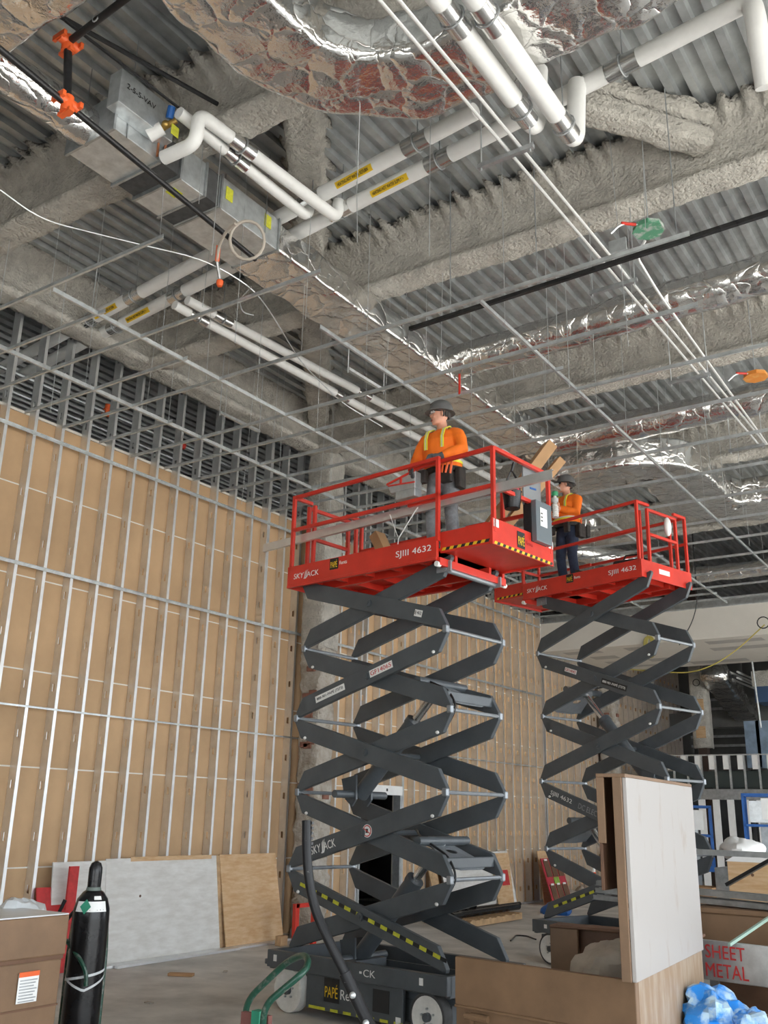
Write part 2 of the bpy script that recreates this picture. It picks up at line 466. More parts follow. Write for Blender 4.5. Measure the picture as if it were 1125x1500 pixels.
for ri, (za, zb) in enumerate(zip(rows, rows[1:])):
    y = 4.4725 - (1.2975 if ri % 2 else 0)
    while y < 34.2:
        y2 = min(y + 3.46, 34.2)
        if zb <= 2.4 and y2 > DOOR[0] and y < DOOR[1]:
            if y < DOOR[0]: board(y, DOOR[0], za, zb)
            if y2 > DOOR[1]: board(DOOR[1], y2, za, zb)
        else: board(y, y2, za, zb)
        y = y2
b = MB()
b.bb(WX - .045, WX - .022, 3, DOOR[0], 0, 6.92); b.bb(WX - .045, WX - .022, DOOR[1], 34.2, 0, 6.92); b.bb(WX - .045, WX - .022, DOOR[0], DOOR[1], 2.42, 6.92)
b.build('backing_sheet', 'boardedge', wl)
for z in rows[1:-1]:
    for (ya, yb) in (((3, DOOR[0]), (DOOR[1], 34.2)) if z < 2.4 else ((3, 34.2),)):
        b = MB(); b.bb(WX - .01, WX + .002, ya, yb, z - .009, z + .009); b.build('joint_edge', 'boardedge', wl)
b = MB(); b.bb(WX - .05, WX + .012, 3, 34.2, 6.9, 6.935); b.build('top_edge', 'boardedge', wl)
xf = WX + WD
for z, h in ((6.62, .045), (4.85, .042), (3.09, .022)):
    q = MB(); q.bb(xf, xf + .012, 4.9, 22.6, z - h / 2, z + h / 2); q.bb(xf, xf + .03, 4.9, 22.6, z + h / 2 - .003, z + h / 2); q.build('bridging_channel', 'galv', wl)
q = MB(); q.bb(WX, xf + .004, 4.9, 34, 0, .035); q.build('floor_track', 'galv', wl)
q = MB(); q.bb(WX, xf + .002, 4.9, 22.6, DZ - .06, DZ - .01); q.build('head_track', 'galvdark', wl)
# doorway in the partition
d = thing('door_1', 'dark doorway framed in steel studs behind the near lift', None); d['kind'] = 'structure'
q = MB(); q.bb(WX, xf + .01, DOOR[0] - .05, DOOR[1] + .05, 2.25, 2.42)
for yy in (15.05, 15.45, 15.85): pass
q.build('header', 'white', d)
for yy in (15.1, 15.6):
    q = MB(); q.box((xf + .012, yy, 2.34), (.006, .05, .05)); q.build('hole_shade', 'dark', d)  # dark plate painting the shade inside a header hole
for yy in DOOR:
    q = MB(); q.bb(WX, xf + .006, yy - .03, yy + .03, 0, 2.25); q.build('jamb', 'galv', d)
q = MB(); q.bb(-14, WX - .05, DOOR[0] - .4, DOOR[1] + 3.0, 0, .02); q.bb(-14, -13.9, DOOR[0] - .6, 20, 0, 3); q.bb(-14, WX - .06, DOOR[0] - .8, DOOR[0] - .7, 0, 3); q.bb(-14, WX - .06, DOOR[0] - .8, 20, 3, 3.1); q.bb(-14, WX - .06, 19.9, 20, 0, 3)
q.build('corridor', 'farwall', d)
# ---- drywall soffit at the far end
SY = 22.65
so = thing('soffit', 'taped drywall soffit and bulkhead at the far end of the hall', None); so['kind'] = 'structure'
SB = 6.02
q = MB(); q.bb(-10.6, 7, SY, SY + .05, SB, 6.72); q.build('face', 'gypsum', so)
q = MB(); q.bb(-10.6, 7, SY, SY + 4.0, SB - .03, SB); q.build('underside', 'gypsum', so)
q = MB(); q.bb(-10.6, 7, SY - .02, SY + .06, 6.72, 6.76); q.build('edge_trim', 'galv', so)
q = MB(); q.bb(-10.6, 7, SY + .4, SY + .45, 6.76, 7.0); q.bb(-10.6, 7, SY + .35, SY + .5, 6.98, 7.02); q.build('upper_track', 'galv', so)
random.seed(3)
for r_ in range(4):
    x = -10.3 + random.random()
    while x < -2:
        w = random.uniform(.35, 1.5)
        if random.random() < .75:
            q = MB(); q.bb(x, x + w, SY + .35 + r_ * .95, SY + .35 + r_ * .95 + random.uniform(.25, .5), SB - .034, SB - .03); q.build('joint_patch', 'mud', so)
        x += w + random.uniform(.25, .9)
# ================================================================== overhead services
def P(xz, yz, z): return Vector(((z - CAMH) * xz, (z - CAMH) * yz, z))


def rrect(w, h, r, n=4):
    out = []
    for cx, cy, a0 in ((w / 2 - r, h / 2 - r, 0), (-w / 2 + r, h / 2 - r, PI / 2), (-w / 2 + r, -h / 2 + r, PI), (w / 2 - r, -h / 2 + r, 1.5 * PI)):
        for i in range(n + 1):
            a = a0 + PI / 2 * i / n; out.append((cx + r * math.cos(a), cy + r * math.sin(a)))
    return out


def dens(poly, maxl=.12):
    out = []
    for (a, b), (c, d) in zip(poly, poly[1:] + poly[:1]):
        L = math.hypot(c - a, d - b); n = max(1, int(L / maxl))
        out += [(a + (c - a) * i / n, b + (d - b) * i / n) for i in range(n)]
    return out


def foil(name, label, path, w, h, r, amp=.02, group='foil wrapped ducts', parent=None, step=.08, pins=True, cat='duct'):
    """insulated duct in crinkled foil; path = centre line"""
    pts = [Vector(p) for p in path]; P2 = [pts[0]]
    for a, b_ in zip(pts, pts[1:]):
        n = max(1, int((b_ - a).length / step)); P2 += [a + (b_ - a) * (i + 1) / n for i in range(n)]
    prof = dens(rrect(w, h, r), .09); rings = []; s0 = 0; prev = None
    for i, p in enumerate(P2):
        t = (P2[min(i + 1, len(P2) - 1)] - P2[max(i - 1, 0)]).normalized()
        s = t.cross(Vector((0, 0, 1))).normalized(); u = s.cross(t)
        if prev is not None: s0 += (p - prev).length
        prev = p
        # pillowing between insulation pins every 0.6 m
        bul = 1 + (.028 * math.cos(2 * PI * s0 / .62) if pins else 0)
        ring = []
        for x, z in prof:
            q = p + s * x * bul + u * z * bul
            k = noise.noise(q * 2.2) * amp * 1.2 + abs(noise.noise(q * 4.5)) * amp * .9 - abs(noise.noise(q * 9 + Vector((5, 5, 5)))) * amp * .35
            nn = (s * x / w + u * z / h).normalized(); ring.append(q + nn * k)
        rings.append(ring)
    b = MB(); b.loft(rings, True)
    o = b.build(name, 'foil', parent, smooth=True, sharp=180)
    return tag(o, label, cat, group) if parent is None else o


# big elbow near the camera
ez = 7.82
path = [(-4.26, -3, ez), (-4.26, 4.35, ez)] + [tuple(p) for p in arc((-3.22, 4.40, ez), 1.02, PI, PI / 2, 9, (1, 0, 0), (0, 1, 0))][1:] + [(-3.0, 5.42, ez), (3, 5.28, ez)]
foil('foil_duct', 'huge crinkled foil duct elbow curving across the top of the picture', path, .74, .44, .07, .035, step=.06)
foil('foil_duct', 'foil duct crossing the top left corner', [(-12, 2.98, 7.86), (-4.95, 2.98, 7.86)], .72, .5, .06, .03)
foil('foil_duct', 'round foil duct feeding the galvanized air box', [(-6.5, 3.2, 7.88), (-6.47, 4.47, 7.88)], .36, .36, .179, .012, step=.05)
foil('foil_duct', 'long rectangular foil duct leaving the galvanized air box', [(-6.41, 6.72, 7.88), (-6.41, 13.7, 7.88)], .66, .36, .04, .022)
foil('foil_duct', 'round foil branch duct crossing to the right above the red rail', [(-6.1, 10.55, 7.98), (6, 10.3, 7.98)], .48, .46, .228, .018)
foil('foil_duct', 'second round foil branch duct further back', [(-6.6, 13.95, 7.95), (6, 13.85, 7.95)], .48, .46, .228, .018)
foil('foil_duct', 'wide rectangular foil duct with a bend above the second lift', [(-6.4, 15.0, 7.75), (-5.3, 15.0, 7.75), (-4.75, 15.3, 7.75), (-4.65, 15.9, 7.75), (-4.65, 17.3, 7.75), (-4.4, 17.9, 7.75), (-3.8, 18.1, 7.75), (5, 18.1, 7.75)], 1.15, .5, .05, .03)
foil('foil_duct', 'small foil duct beyond the second lift guardrail', [(-8.2, 19.2, 7.6), (-6.8, 20.6, 7.4), (-6.5, 22.4, 7.4)], .42, .42, .2, .02)
foil('foil_duct', 'foil duct running along the drywall soffit', [(-7.2, 21.9, 7.35), (5, 21.9, 7.35)], .4, .36, .17, .02)
foil('foil_duct', 'foil duct low over the soffit edge in the distance', [(-9.5, 17.7, 7.7), (-6.9, 17.7, 7.7)], .5, .4, .15, .02)

# ---- variable air volume box
vb = thing('air_box', 'galvanized sheet metal air box between two foil ducts', 'air box', (-6.41, 5.6, 7.7))
def vp(nm, x0, x1, y0, y1, z0, z1, m='galv', bev=.006):
    q = MB(); q.bb(x0 + 6.41, x1 + 6.41, y0 - 5.6, y1 - 5.6, z0 - 7.7, z1 - 7.7); return q.build(nm, m, vb, bevel=bev)
vp('inlet_section', -6.73, -6.09, 4.45, 5.02, 7.72, 8.06)
vp('rubber_collar', -6.72, -6.10, 5.02, 5.27, 7.735, 8.05, 'rubber', 0)
vp('coil_section', -6.73, -6.09, 5.27, 5.62, 7.7, 8.08)
vp('rubber_collar', -6.725, -6.095, 5.62, 5.80, 7.715, 8.065, 'rubber', 0)
vp('discharge_plenum', -6.73, -6.09, 5.80, 6.74, 7.7, 8.08)
for y in (4.45, 5.0, 5.27, 5.6, 5.82, 6.72): vp('flange', -6.75, -6.07, y - .012, y + .012, 7.69, 8.09, 'galvdark', 0)
o = vp('control_enclosure', -6.09, -5.93, 4.35, 5.0, 7.86, 8.22)
for x, y, z in ((-6.30, 5.4, 7.699), (-6.086, 5.95, 7.85), (-6.086, 6.55, 7.88)):
    q = MB()
    if z < 7.7: q.bb(x + 6.35, x + 6.47, y - 5.66, y - 5.54, z - 7.703, z - 7.7)
    else: q.bb(x + 6.41, x + 6.414, y - 5.66, y - 5.56, z - 7.7, z - 7.55)
    q.build('yellow_tag', 'limey', vb)
text('marking', '2-5-5-VAV', .055, (.483, -1.18, .35), (0, 1, 0), (0, 0, 1), 'black', vb)
for y in (4.6, 6.5):
    for x in (-6.74, -6.08):
        q = MB(); q.cyl((x + 6.41, y - 5.6, 0), (x + 6.41, y - 5.6, 1.1), .006, 6); q.build('hanger_rod', 'galvdark', vb)
q = MB(); q.bar((.33, -.75, .30), (.33, -.55, .30), .06); q.cyl((.36, -.66, .02), (.36, -.66, .33), .012, 8); q.cyl((.39, -.60, .02), (.39, -.60, .33), .012, 8)
q.build('copper_coil_stub', mat('copper', (.55, .22, .11), .35, .9), vb, smooth=True)

# ---- white insulated pipes
def pipe(label, pts, r, jackets=(), hang=True, rad=.14, labels=(), name='insulated_pipe', group='white insulated pipes'):
    pts = [Vector(p) for p in pts]; base = pts[0]; t = thing(name, label, 'pipe', base, 0, group)
    L = [p - base for p in pts]; b = MB(); b.tube(bend(L, rad, 5), r, 14); b.build('insulation', 'pipewhite', t, smooth=True)
    for (a, c, f) in jackets:      # segment index, segment index+1, fraction
        d = (L[c] - L[a]); u = d.normalized(); p = L[a] + d * f
        q = MB(); q.cyl(p - u * .15, p + u * .15, r + .006, 16); j = q.build('jacket', 'chrome', t, smooth=True)
        q = MB(); q.tube([p + Vector((0, 0, 0)) + (u.cross(Vector((0, 0, 1))).normalized() * math.cos(k * PI / 6) + Vector((0, 0, 1)) * math.sin(k * PI / 6)) * (r + .018) for k in range(12)], .007, 6, closed=True)
        q.cyl(p + Vector((0, 0, r + .01)), p + Vector((0, 0, DZ - (p + base).z)), .006, 6); q.build('clevis_hanger', 'galvdark', t)
    for (a, c, f, body) in labels:
        d = (L[c] - L[a]); u = d.normalized(); p = L[a] + d * f
        side = u.cross(Vector((0, 0, 1))).normalized()
        if side.y > 0: side = -side
        n = (side * .75 + Vector((0, 0, -.66))).normalized(); upv = n.cross(u).normalized()
        if upv.z < 0: upv = -upv
        right = u if u.cross(upv).dot(n) > 0 else -u
        q = MB(); aa = math.atan2(n.z, n.dot(side)); k0 = 4
        for k in range(k0):
            a0 = aa - .42 + .84 * k / k0; a1 = aa - .42 + .84 * (k + 1) / k0
            e0 = side * math.cos(a0) + Vector((0, 0, math.sin(a0))); e1 = side * math.cos(a1) + Vector((0, 0, math.sin(a1)))
            q.quad(p - u * .25 + e0 * (r + .003), p + u * .25 + e0 * (r + .003), p + u * .25 + e1 * (r + .003), p - u * .25 + e1 * (r + .003))
        lb = q.build('flow_label', 'yellow', t, fix=False)
        text('lettering', body, .035, p + n * (r + .002) - right * .22 - upv * .0175, right, upv, 'black', lb, width=.42)
    return t


z1 = 8.2
a1 = P(-1.944, 1.191, z1); a2 = P(-.56, 1.034, z1)
b1 = P(-1.934, 1.241, z1); b2 = P(-.168, 1.046, z1)
pipe('white insulated pipe on the left side of the long cross pair', [a1, a2], .082, ((0, 1, .275), (0, 1, .39), (0, 1, .755), (0, 1, .92)), labels=((0, 1, .325, '< HEATING HOT WATER RETURN'), (0, 1, .83, 'HEATING HOT WATER RETURN')))
pipe('longer white insulated pipe of the cross pair ending at the right edge', [b1, b2, b2 + Vector((.02, .0, -.18)), at(1122, 128, Z=7.5)], .082, ((0, 1, .225), (0, 1, .345), (0, 1, .60), (0, 1, .72), (0, 1, .90)), labels=((0, 1, .275, 'HEATING HOT WATER SUPPLY >'), (0, 1, .665, 'HEATING HOT WATER SUPPLY >')))
zA = 7.9
pA = [at(240, 231, Z=7.72), at(287, 210, Z=7.72), at(291, 166, Z=8.02), at(493, 319, Z=8.02) , at(493, 319, Z=8.02) + Vector((0, .03, .22))]
pipe('white pipe with a double elbow beside the air box', pA, .066, ((2, 3, .28),), rad=.12)
pB = [at(262, 165, Z=8.0), at(451, 318, Z=8.0), at(451, 318, Z=8.0) + Vector((0, .03, .22))]
pipe('straight white pipe next to the double elbow pipe', pB, .058, ((0, 1, .40),))
zj = 7.5
j1 = at(785, 190, Z=zj); j2 = at(843, 208, Z=zj)
pipe('bright white pipe running overhead to a rising elbow', [(j1.x + .02, 1.5, zj), j1, Vector((j1.x, j1.y + .1, 8.2))], .082, ((0, 1, .70), (0, 1, .94)), rad=.13)
pipe('bright white pipe right of its twin under the foil duct', [(j2.x + .02, 1.5, zj), j2, Vector((j2.x, j2.y + .1, 8.2))], .082, ((0, 1, .68), (0, 1, .95)), rad=.13)
pipe('thin white pipe running along the hall above the grid', [P(-1.363, 1.2, 8.0), P(-1.30, 2.5, 8.0)], .06, ((0, 1, .05), (0, 1, .42), (0, 1, .72)))
pipe('second thin white pipe running along the hall above the grid', [P(-1.326, 1.2, 8.05), P(-1.23, 2.4, 8.05)], .06, ((0, 1, .08), (0, 1, .47), (0, 1, .74)))
v = thing('balancing_valve', 'brass balancing valve with yellow tag and white cap', 'valve', at(250, 175, Z=7.95))
q = MB(); q.cyl((-.16, -.02, -.08), (.02, .05, .02), .03, 10); q.ball((-.06, 0, -.03), .04); q.build('body', mat('brass', (.5, .33, .1), .35, .9), v, smooth=True)
q = MB(); q.cyl((-.22, -.05, -.12), (-.1, 0, -.05), .062, 14); q.build('cap', 'white', v, smooth=True)
q = MB(); q.bb(.02, .024, .0, .09, -.16, -.05); q.build('tag', 'limey', v)
q = MB(); q.cyl((-.02, 0, .02), (.02, -.02, .12), .035, 10); q.build('actuator', 'blue', v)

# ---- black sprinkler piping
sm = thing('sprinkler_pipe', 'black sprinkler pipe running below the air box', 'pipe', (0, 0, 0), 0, 'black sprinkler pipes')
m0, m1 = P(-1.045, .45, 7.3), P(-1.105, 1.16, 7.3)
q = MB(); q.cyl(m0, m1, .028, 12); q.build('pipe_run', 'black', sm, smooth=True)
rt, rb = at(100, 62, Z=7.98), at(88, 128, Z=7.36); rb = Vector((rt.x, rt.y, 7.32)); rb2 = m0 + (m1 - m0) * ((rt.y - m0.y) / (m1.y - m0.y))
q = MB(); q.cyl(rt, Vector((rb2.x, rt.y, 7.3)), .034, 12); q.build('riser', 'black', sm, smooth=True)
for c, n in ((rt, 0), (Vector((rb2.x, rt.y, 7.32)), 1)):
    q = MB(); q.cyl(c + Vector((0, 0, -.10)), c + Vector((0, 0, .05)), .05, 12); q.cyl(c + Vector((0, -.09, 0)), c + Vector((0, .09, 0)), .046, 12)
    for s_ in (-.085, .085): q.box(c + Vector((0, s_, 0)), (.15, .03, .05))
    q.box(c + Vector((0, 0, -.1)), (.15, .05, .03)); q.build('grooved_coupling', 'orange', sm, smooth=True)
s2 = thing('sprinkler_pipe', 'black sprinkler branch high under the deck near the top left', 'pipe', (0, 0, 0), 0, 'black sprinkler pipes')
q = MB(); q.cyl(P(-.945, .55, 8.3), P(-.875, .815, 8.3), .022, 10); q.build('pipe_run', 'black', s2, smooth=True)
q = MB(); q.cyl(rt, at(200, -14, Z=7.98), .03, 12); q.build('cross_run', 'black', s2, smooth=True)
q = MB(); q.tube([at(140, 26, Z=7.98) + Vector((.035 * math.cos(k * PI / 5), 0, .035 * math.sin(k * PI / 5))) for k in range(10)], .006, 6, closed=True); q.build('ring_hanger', 'galv', s2)
s3 = thing('sprinkler_pipe', 'thin black sprinkler pipe between the couplings and white elbow', 'pipe', (0, 0, 0), 0, 'black sprinkler pipes')
q = MB(); q.cyl(at(95, 30, Z=8.1), at(262, 158, Z=8.1), .013, 8); q.build('pipe_run', 'black', s3, smooth=True)
# flexible sprinkler drop: coiled hose with orange cap
fh = thing('sprinkler_drop', 'flexible sprinkler hose coiled and hanging with an orange cap', 'hose')
c0 = at(362, 352, Z=7.25); pts = [m1 + Vector((0, -.1, 0))]
u_ = CR; w_ = CU
pts = [c0 + (u_ * math.cos(a) * .17 + w_ * math.sin(a) * .19) for a in [2.4 - i * .35 for i in range(20)]]
e1 = at(320, 362, Z=7.2); e2 = at(318, 384, Z=7.08); pts2 = [at(345, 328, Z=7.25), at(330, 340, Z=7.25), e1, e2]
q = MB(); q.tube(pts, .016, 8); q.tube(bend(pts2, .1), .016, 8); q.build('hose', mat('hosebeige', (.45, .40, .34), .6), fh, smooth=True)
q = MB(); q.cyl(e2, at(322, 408, Z=6.95), .018, 8); q.build('braided_end', 'chrome', fh, smooth=True)
q = MB(); q.cyl(e1 + Vector((0, 0, .02)), e2 + Vector((0, 0, .01)), .022, 8); q.build('red_sleeve', 'orange', fh, smooth=True)
q = MB(); q.lathe([(.012, .03), (.034, .02), (.036, -.01), (.026, -.04), (.01, -.045)], at(322, 414, Z=6.92)); q.build('cap', 'orange', fh, smooth=True)
bs = thing('strut_channel', 'long black strut channel above the ceiling grid', 'strut')
q = MB(); q.bar(P(-1.003, 1.545, 7.0), P(-.05, 1.518, 7.0), .042, .042); q.build('channel', 'black', bs)
for xz in (-.9, -.7, -.42):
    p = P(xz, 1.542, 7.0); q = MB(); q.cyl(p, Vector((p.x, p.y, DZ)), .006, 6); q.build('hanger_rod', 'galvdark', bs)

# ---- electrical conduits on trapezes
zc = 7.25
for i, (dx, lab) in enumerate(((-.035, 'left of two parallel steel conduits running overhead'), (.035, 'right of two parallel steel conduits running overhead'))):
    q = MB(); a = P(-.556, .75, zc); c = P(-.527, 2.62, zc); q.cyl(a + Vector((dx * 1.6, 0, 0)), c + Vector((dx * 1.3, 0, 0)), .0145, 8)
    tag(q.build('conduit', 'conduit', None, smooth=True), lab, 'conduit', 'overhead conduits')
q = MB(); jx = P(-.535, 1.66, zc); q.tube(bend([at(945, 352, Z=7.5), at(932, 375, Z=7.4), at(965, 430, Z=zc), P(-.515, 2.62, zc)], .25), .0145, 8)
tag(q.build('conduit', 'conduit', None, smooth=True), 'third steel conduit bending down from the green box', 'conduit', 'overhead conduits')
for k, (yz, lab) in enumerate(((1.15, 'nearest trapeze strut carrying conduits beside white elbows'), (1.612, 'middle trapeze strut carrying conduits under the green box'), (2.10, 'third trapeze strut carrying conduits by the orange box'), (2.62, 'farthest trapeze strut carrying conduits'))):
    t = thing('trapeze_hanger', lab, 'hanger', P(-.57, yz, zc - .035), 0, 'conduit trapezes')
    q = MB(); q.box((0, 0, 0), (.52, .042, .042)); q.build('strut', 'galvdark', t)
    for s_ in (-.23, .23):
        q = MB(); q.cyl((s_, 0, -.05), (s_, 0, DZ - zc + .03), .0065, 6); q.build('rod', 'galv', t)
for px, py, zz, m, lab in ((950, 338, 7.5, 'jgreen', 'octagonal green painted junction box with a red lead'), (1107, 553, 7.5, 'jorange', 'octagonal orange painted junction box at the right edge')):
    mat(m, (.10, .30, .18) if 'green' in m else (.70, .25, .04), .5, col2=(.45, .47, .44) if 'green' in m else (.72, .34, .10), vscale=9, thresh=(.5, .62))
    t = thing('junction_box', lab, 'junction box', at(px, py, Z=zz), .3, 'octagon junction boxes')
    q = MB(); q.lathe([(.15, 0), (.15, .05), (.14, .055)], seg=8); q.build('box', m, t)
    q = MB(); q.lathe([(.16, -.006), (.16, 0)], seg=8); q.build('cover', m, t)
    q = MB(); q.cyl((0, 0, .05), (0, 0, DZ - zz), .006, 6); q.build('rod', 'galv', t)
    q = MB(); q.tube(bend([(-.1, -.1, .02), (-.25, -.2, .0), (-.36, -.2, -.1)], .08), .012, 8); q.build('flexible_lead', 'galv', t, smooth=True)
    q = MB(); q.cyl((-.12, -.11, .02), (-.25, -.2, .0), .016, 8); q.build('red_connector', 'red', t, smooth=True)
q = MB(); q.box((0, 0, 0), (.18, .03, .14)); t = q.build('metal_bracket', 'galv', None); t.location = at(905, 360, Z=7.45)
tag(t, 'small galvanized bracket plate beside the green junction box', 'bracket')
q = MB(); q.cyl(at(673, 548, Z=6.95), at(673, 578, Z=6.78), .014, 8)
tag(q.build('red_sprinkler_drop', 'red', None, smooth=True), 'short red pipe drop under the foil duct', 'pipe')

# ---- ceiling grid
def tee(name, label, a, c, group, h=.038, w=.024):
    a = Vector(a); c = Vector(c); b = MB(); b.bar(a, c, w, .003); u = (c - a).normalized()
    b.bar(a + Vector((0, 0, h / 2)), c + Vector((0, 0, h / 2)), .004, h); b.bar(a + Vector((0, 0, h)), c + Vector((0, 0, h)), .008, .009)
    return tag(b.build(name, 'galv'), label, 'ceiling tee', group)


mains = ((-1.85, 3.0, 22.5, 'main ceiling tee nearest the stud wall'), (-1.535, 5.0, 22.5, 'second main ceiling tee from the stud wall'),
         (-1.167, 7.0, 22.5, 'main ceiling tee passing behind the near worker'), (-.82, 7.42, 22.5, 'rightmost main ceiling tee crossing the right of the hall'))
REL = GZ - CAMH
mx = []
for i, (xz, y0, y1, lab) in enumerate(mains):
    x = xz * REL; mx.append(x); tee('main_tee', lab, (x, y0, GZ), (x - (.12 if i in (1, 3) else 0), y1, GZ), 'main tees of the ceiling grid', .045, .026)
cr = [1.017, 1.144, 1.264, 1.395, 1.518, 1.645, 1.773] + [1.773 + .1255 * k for k in range(1, 24)]
ordn = ['nearest', 'second', 'third', 'fourth', 'fifth', 'sixth', 'seventh', 'eighth', 'ninth', 'tenth', 'eleventh', 'twelfth', 'thirteenth', 'fourteenth', 'fifteenth', 'sixteenth', 'seventeenth', 'eighteenth', 'nineteenth', 'twentieth', 'twenty-first', 'twenty-second', 'twenty-third', 'twenty-fourth', 'twenty-fifth', 'twenty-sixth', 'twenty-seventh', 'twenty-eighth', 'twenty-ninth', 'thirtieth']
for k, yz in enumerate(cr):
    y = yz * REL
    if y > 22.4: break
    right = {0: -5.85, 1: -7.35, 2: -5.0, 3: -7.4, 4: -1.9, 5: -7.5, 6: -2.2}.get(k, -5.6 if k % 2 else -1.8)
    left = {6: -10.4}.get(k, -10.35)
    if k == 5: left, right = -10.35, -8.9
    if k in (7, 9): right = -3.9
    lab = ordn[k] + ' cross tee of the ceiling grid counting from the photographer'
    tee('cross_tee', lab, (left, y, GZ + .004), (right, y, GZ + .004), 'cross tees of the ceiling grid')
# hanger wires
wm = {}
random.seed(11)
n = 0
def wire(x, y, z0, z1, lean=0.):
    L = z1 - z0; k = round(L, 2)
    if k not in wm:
        q = MB(); q.cyl((0, 0, 0), (lean, lean * .6, L), .0035, 5); me = q.mesh('hanger_wire'); me.materials.append(MT['galv']); wm[k] = me
    o = bpy.data.objects.new('hanger_wire', wm[k]); COL.objects.link(o); o.location = (x, y, z0)
    return tag(o, 'thin steel hanger wire dropping from the roof deck to the ceiling grid', 'wire', 'ceiling hanger wires')
for x in mx:
    y = 5.4
    while y < 22:
        wire(x, y + random.uniform(-.2, .2), GZ, DZ + .07, 0.0); y += 1.22
for k in range(34):
    x = random.uniform(-9.6, -2.2); y = random.uniform(5.2, 17); z0 = random.choice((6.3, 6.8, 7.1, 7.4))
    o = wire(x, y, z0, DZ + .08); o['label'] = 'loose steel hanger wire dangling from the roof deck'; o['group'] = 'dangling wires'; o.rotation_euler = (random.uniform(-.04, .04), random.uniform(-.04, .04), 0)
# looping low voltage cable
q = MB(); q.tube(bend([at(0, 278, Z=7.4), at(60, 322, Z=7.3), at(200, 357, Z=7.2), at(300, 380, Z=7.1), at(368, 420, Z=7.0), at(395, 455, Z=7.0), at(440, 530, Z=7.0), at(500, 590, Z=6.95), at(560, 625, Z=6.9)], .3), .007, 6)
tag(q.build('cable', 'galv', None, smooth=True), 'thin grey cable sagging through the ceiling grid on the left', 'cable')
q = MB(); q.tube(bend([at(368, 420, Z=7.0), at(350, 440, Z=6.95), at(355, 458, Z=6.9), at(372, 462, Z=6.9)], .3), .006, 6)
tag(q.build('cable', 'galv', None, smooth=True), 'short loose loop of cable below the air box', 'cable')
# small unistruts and rods near the column
for px, py, qx, qy, lab in ((322, 604, 380, 632, 'short strut trapeze hanging left of the column'), (510, 540, 562, 572, 'short strut hanging behind the foil duct')):
    q = MB(); a = at(px, py, Z=7.35); c = at(qx, qy, Z=7.35); q.bar(a, c, .04, .04)
    for p in (a, c): q.cyl(p - Vector((0, 0, .06)), Vector((p.x, p.y, DZ)), .006, 6)
    tag(q.build('trapeze_hanger', 'galv'), lab, 'hanger', 'small trapezes')
# pipes beyond the stud wall
for k, (z, dy) in enumerate(((7.9, 0), (7.75, .3))):
    q = MB(); q.cyl((-11.6 - .3 * k, 3, z), (-11.6 - .3 * k, 22, z), .03, 8)
    tag(q.build('sprinkler_pipe', 'galvdark', None, smooth=True), ('upper' if k == 0 else 'lower') + ' dark pipe running behind the stud partition', 'pipe', 'pipes behind partition')
t = thing('pipe_coupling', 'orange grooved pipe coupling in the dark behind the partition', 'coupling', Vector((-11.6, at(162, 550, X=-11.6).y, 7.9)))
q = MB(); q.cyl((0, -.05, 0), (0, .05, 0), .06, 12); q.build('body', 'orange', t); q = MB(); q.cyl((0, 0, 0), (.02, 0, .14), .04, 10); q.build('outlet', 'orange', t)
t = thing('pipe_coupling', 'darker red pipe coupling behind the partition near the beam', 'coupling', Vector((-11.6, at(272, 590, X=-11.6).y, 7.9)))
q = MB(); q.cyl((0, -.05, 0), (0, .05, 0), .06, 12); q.build('body', 'red', t)
# ================================================================== scissor lifts
def skyjack(name, size, origin, right, up, m, parent, width):
    """SKY / split J / ACK wordmark"""
    right = Vector(right).normalized(); up = Vector(up).normalized(); o = Vector(origin)
    t = text(name, 'SKY', size, o, right, up, m, parent, width=width * .41, shear=.12)
    text(name, 'ACK', size, o + right * width * .53, right, up, m, parent, width=width * .47, shear=.0)
    n = right.cross(up) * .0055
    for k in (0, 1):
        b = MB(); x0 = width * (.425 + .055 * k)
        pl = [(x0 + .10 * size, -.28 * size), (x0 + .32 * size, -.05 * size), (x0 + .40 * size, 1.0 * size), (x0 + .66 * size, 1.38 * size), (x0 + .26 * size, 1.0 * size), (x0 + .12 * size, -.02 * size), (x0 - .10 * size, -.2 * size)]
        b.prism([o + right * x + up * z + n for x, z in pl], (0, 0, 0), right.cross(up) * .001); b.build(name, m, parent)


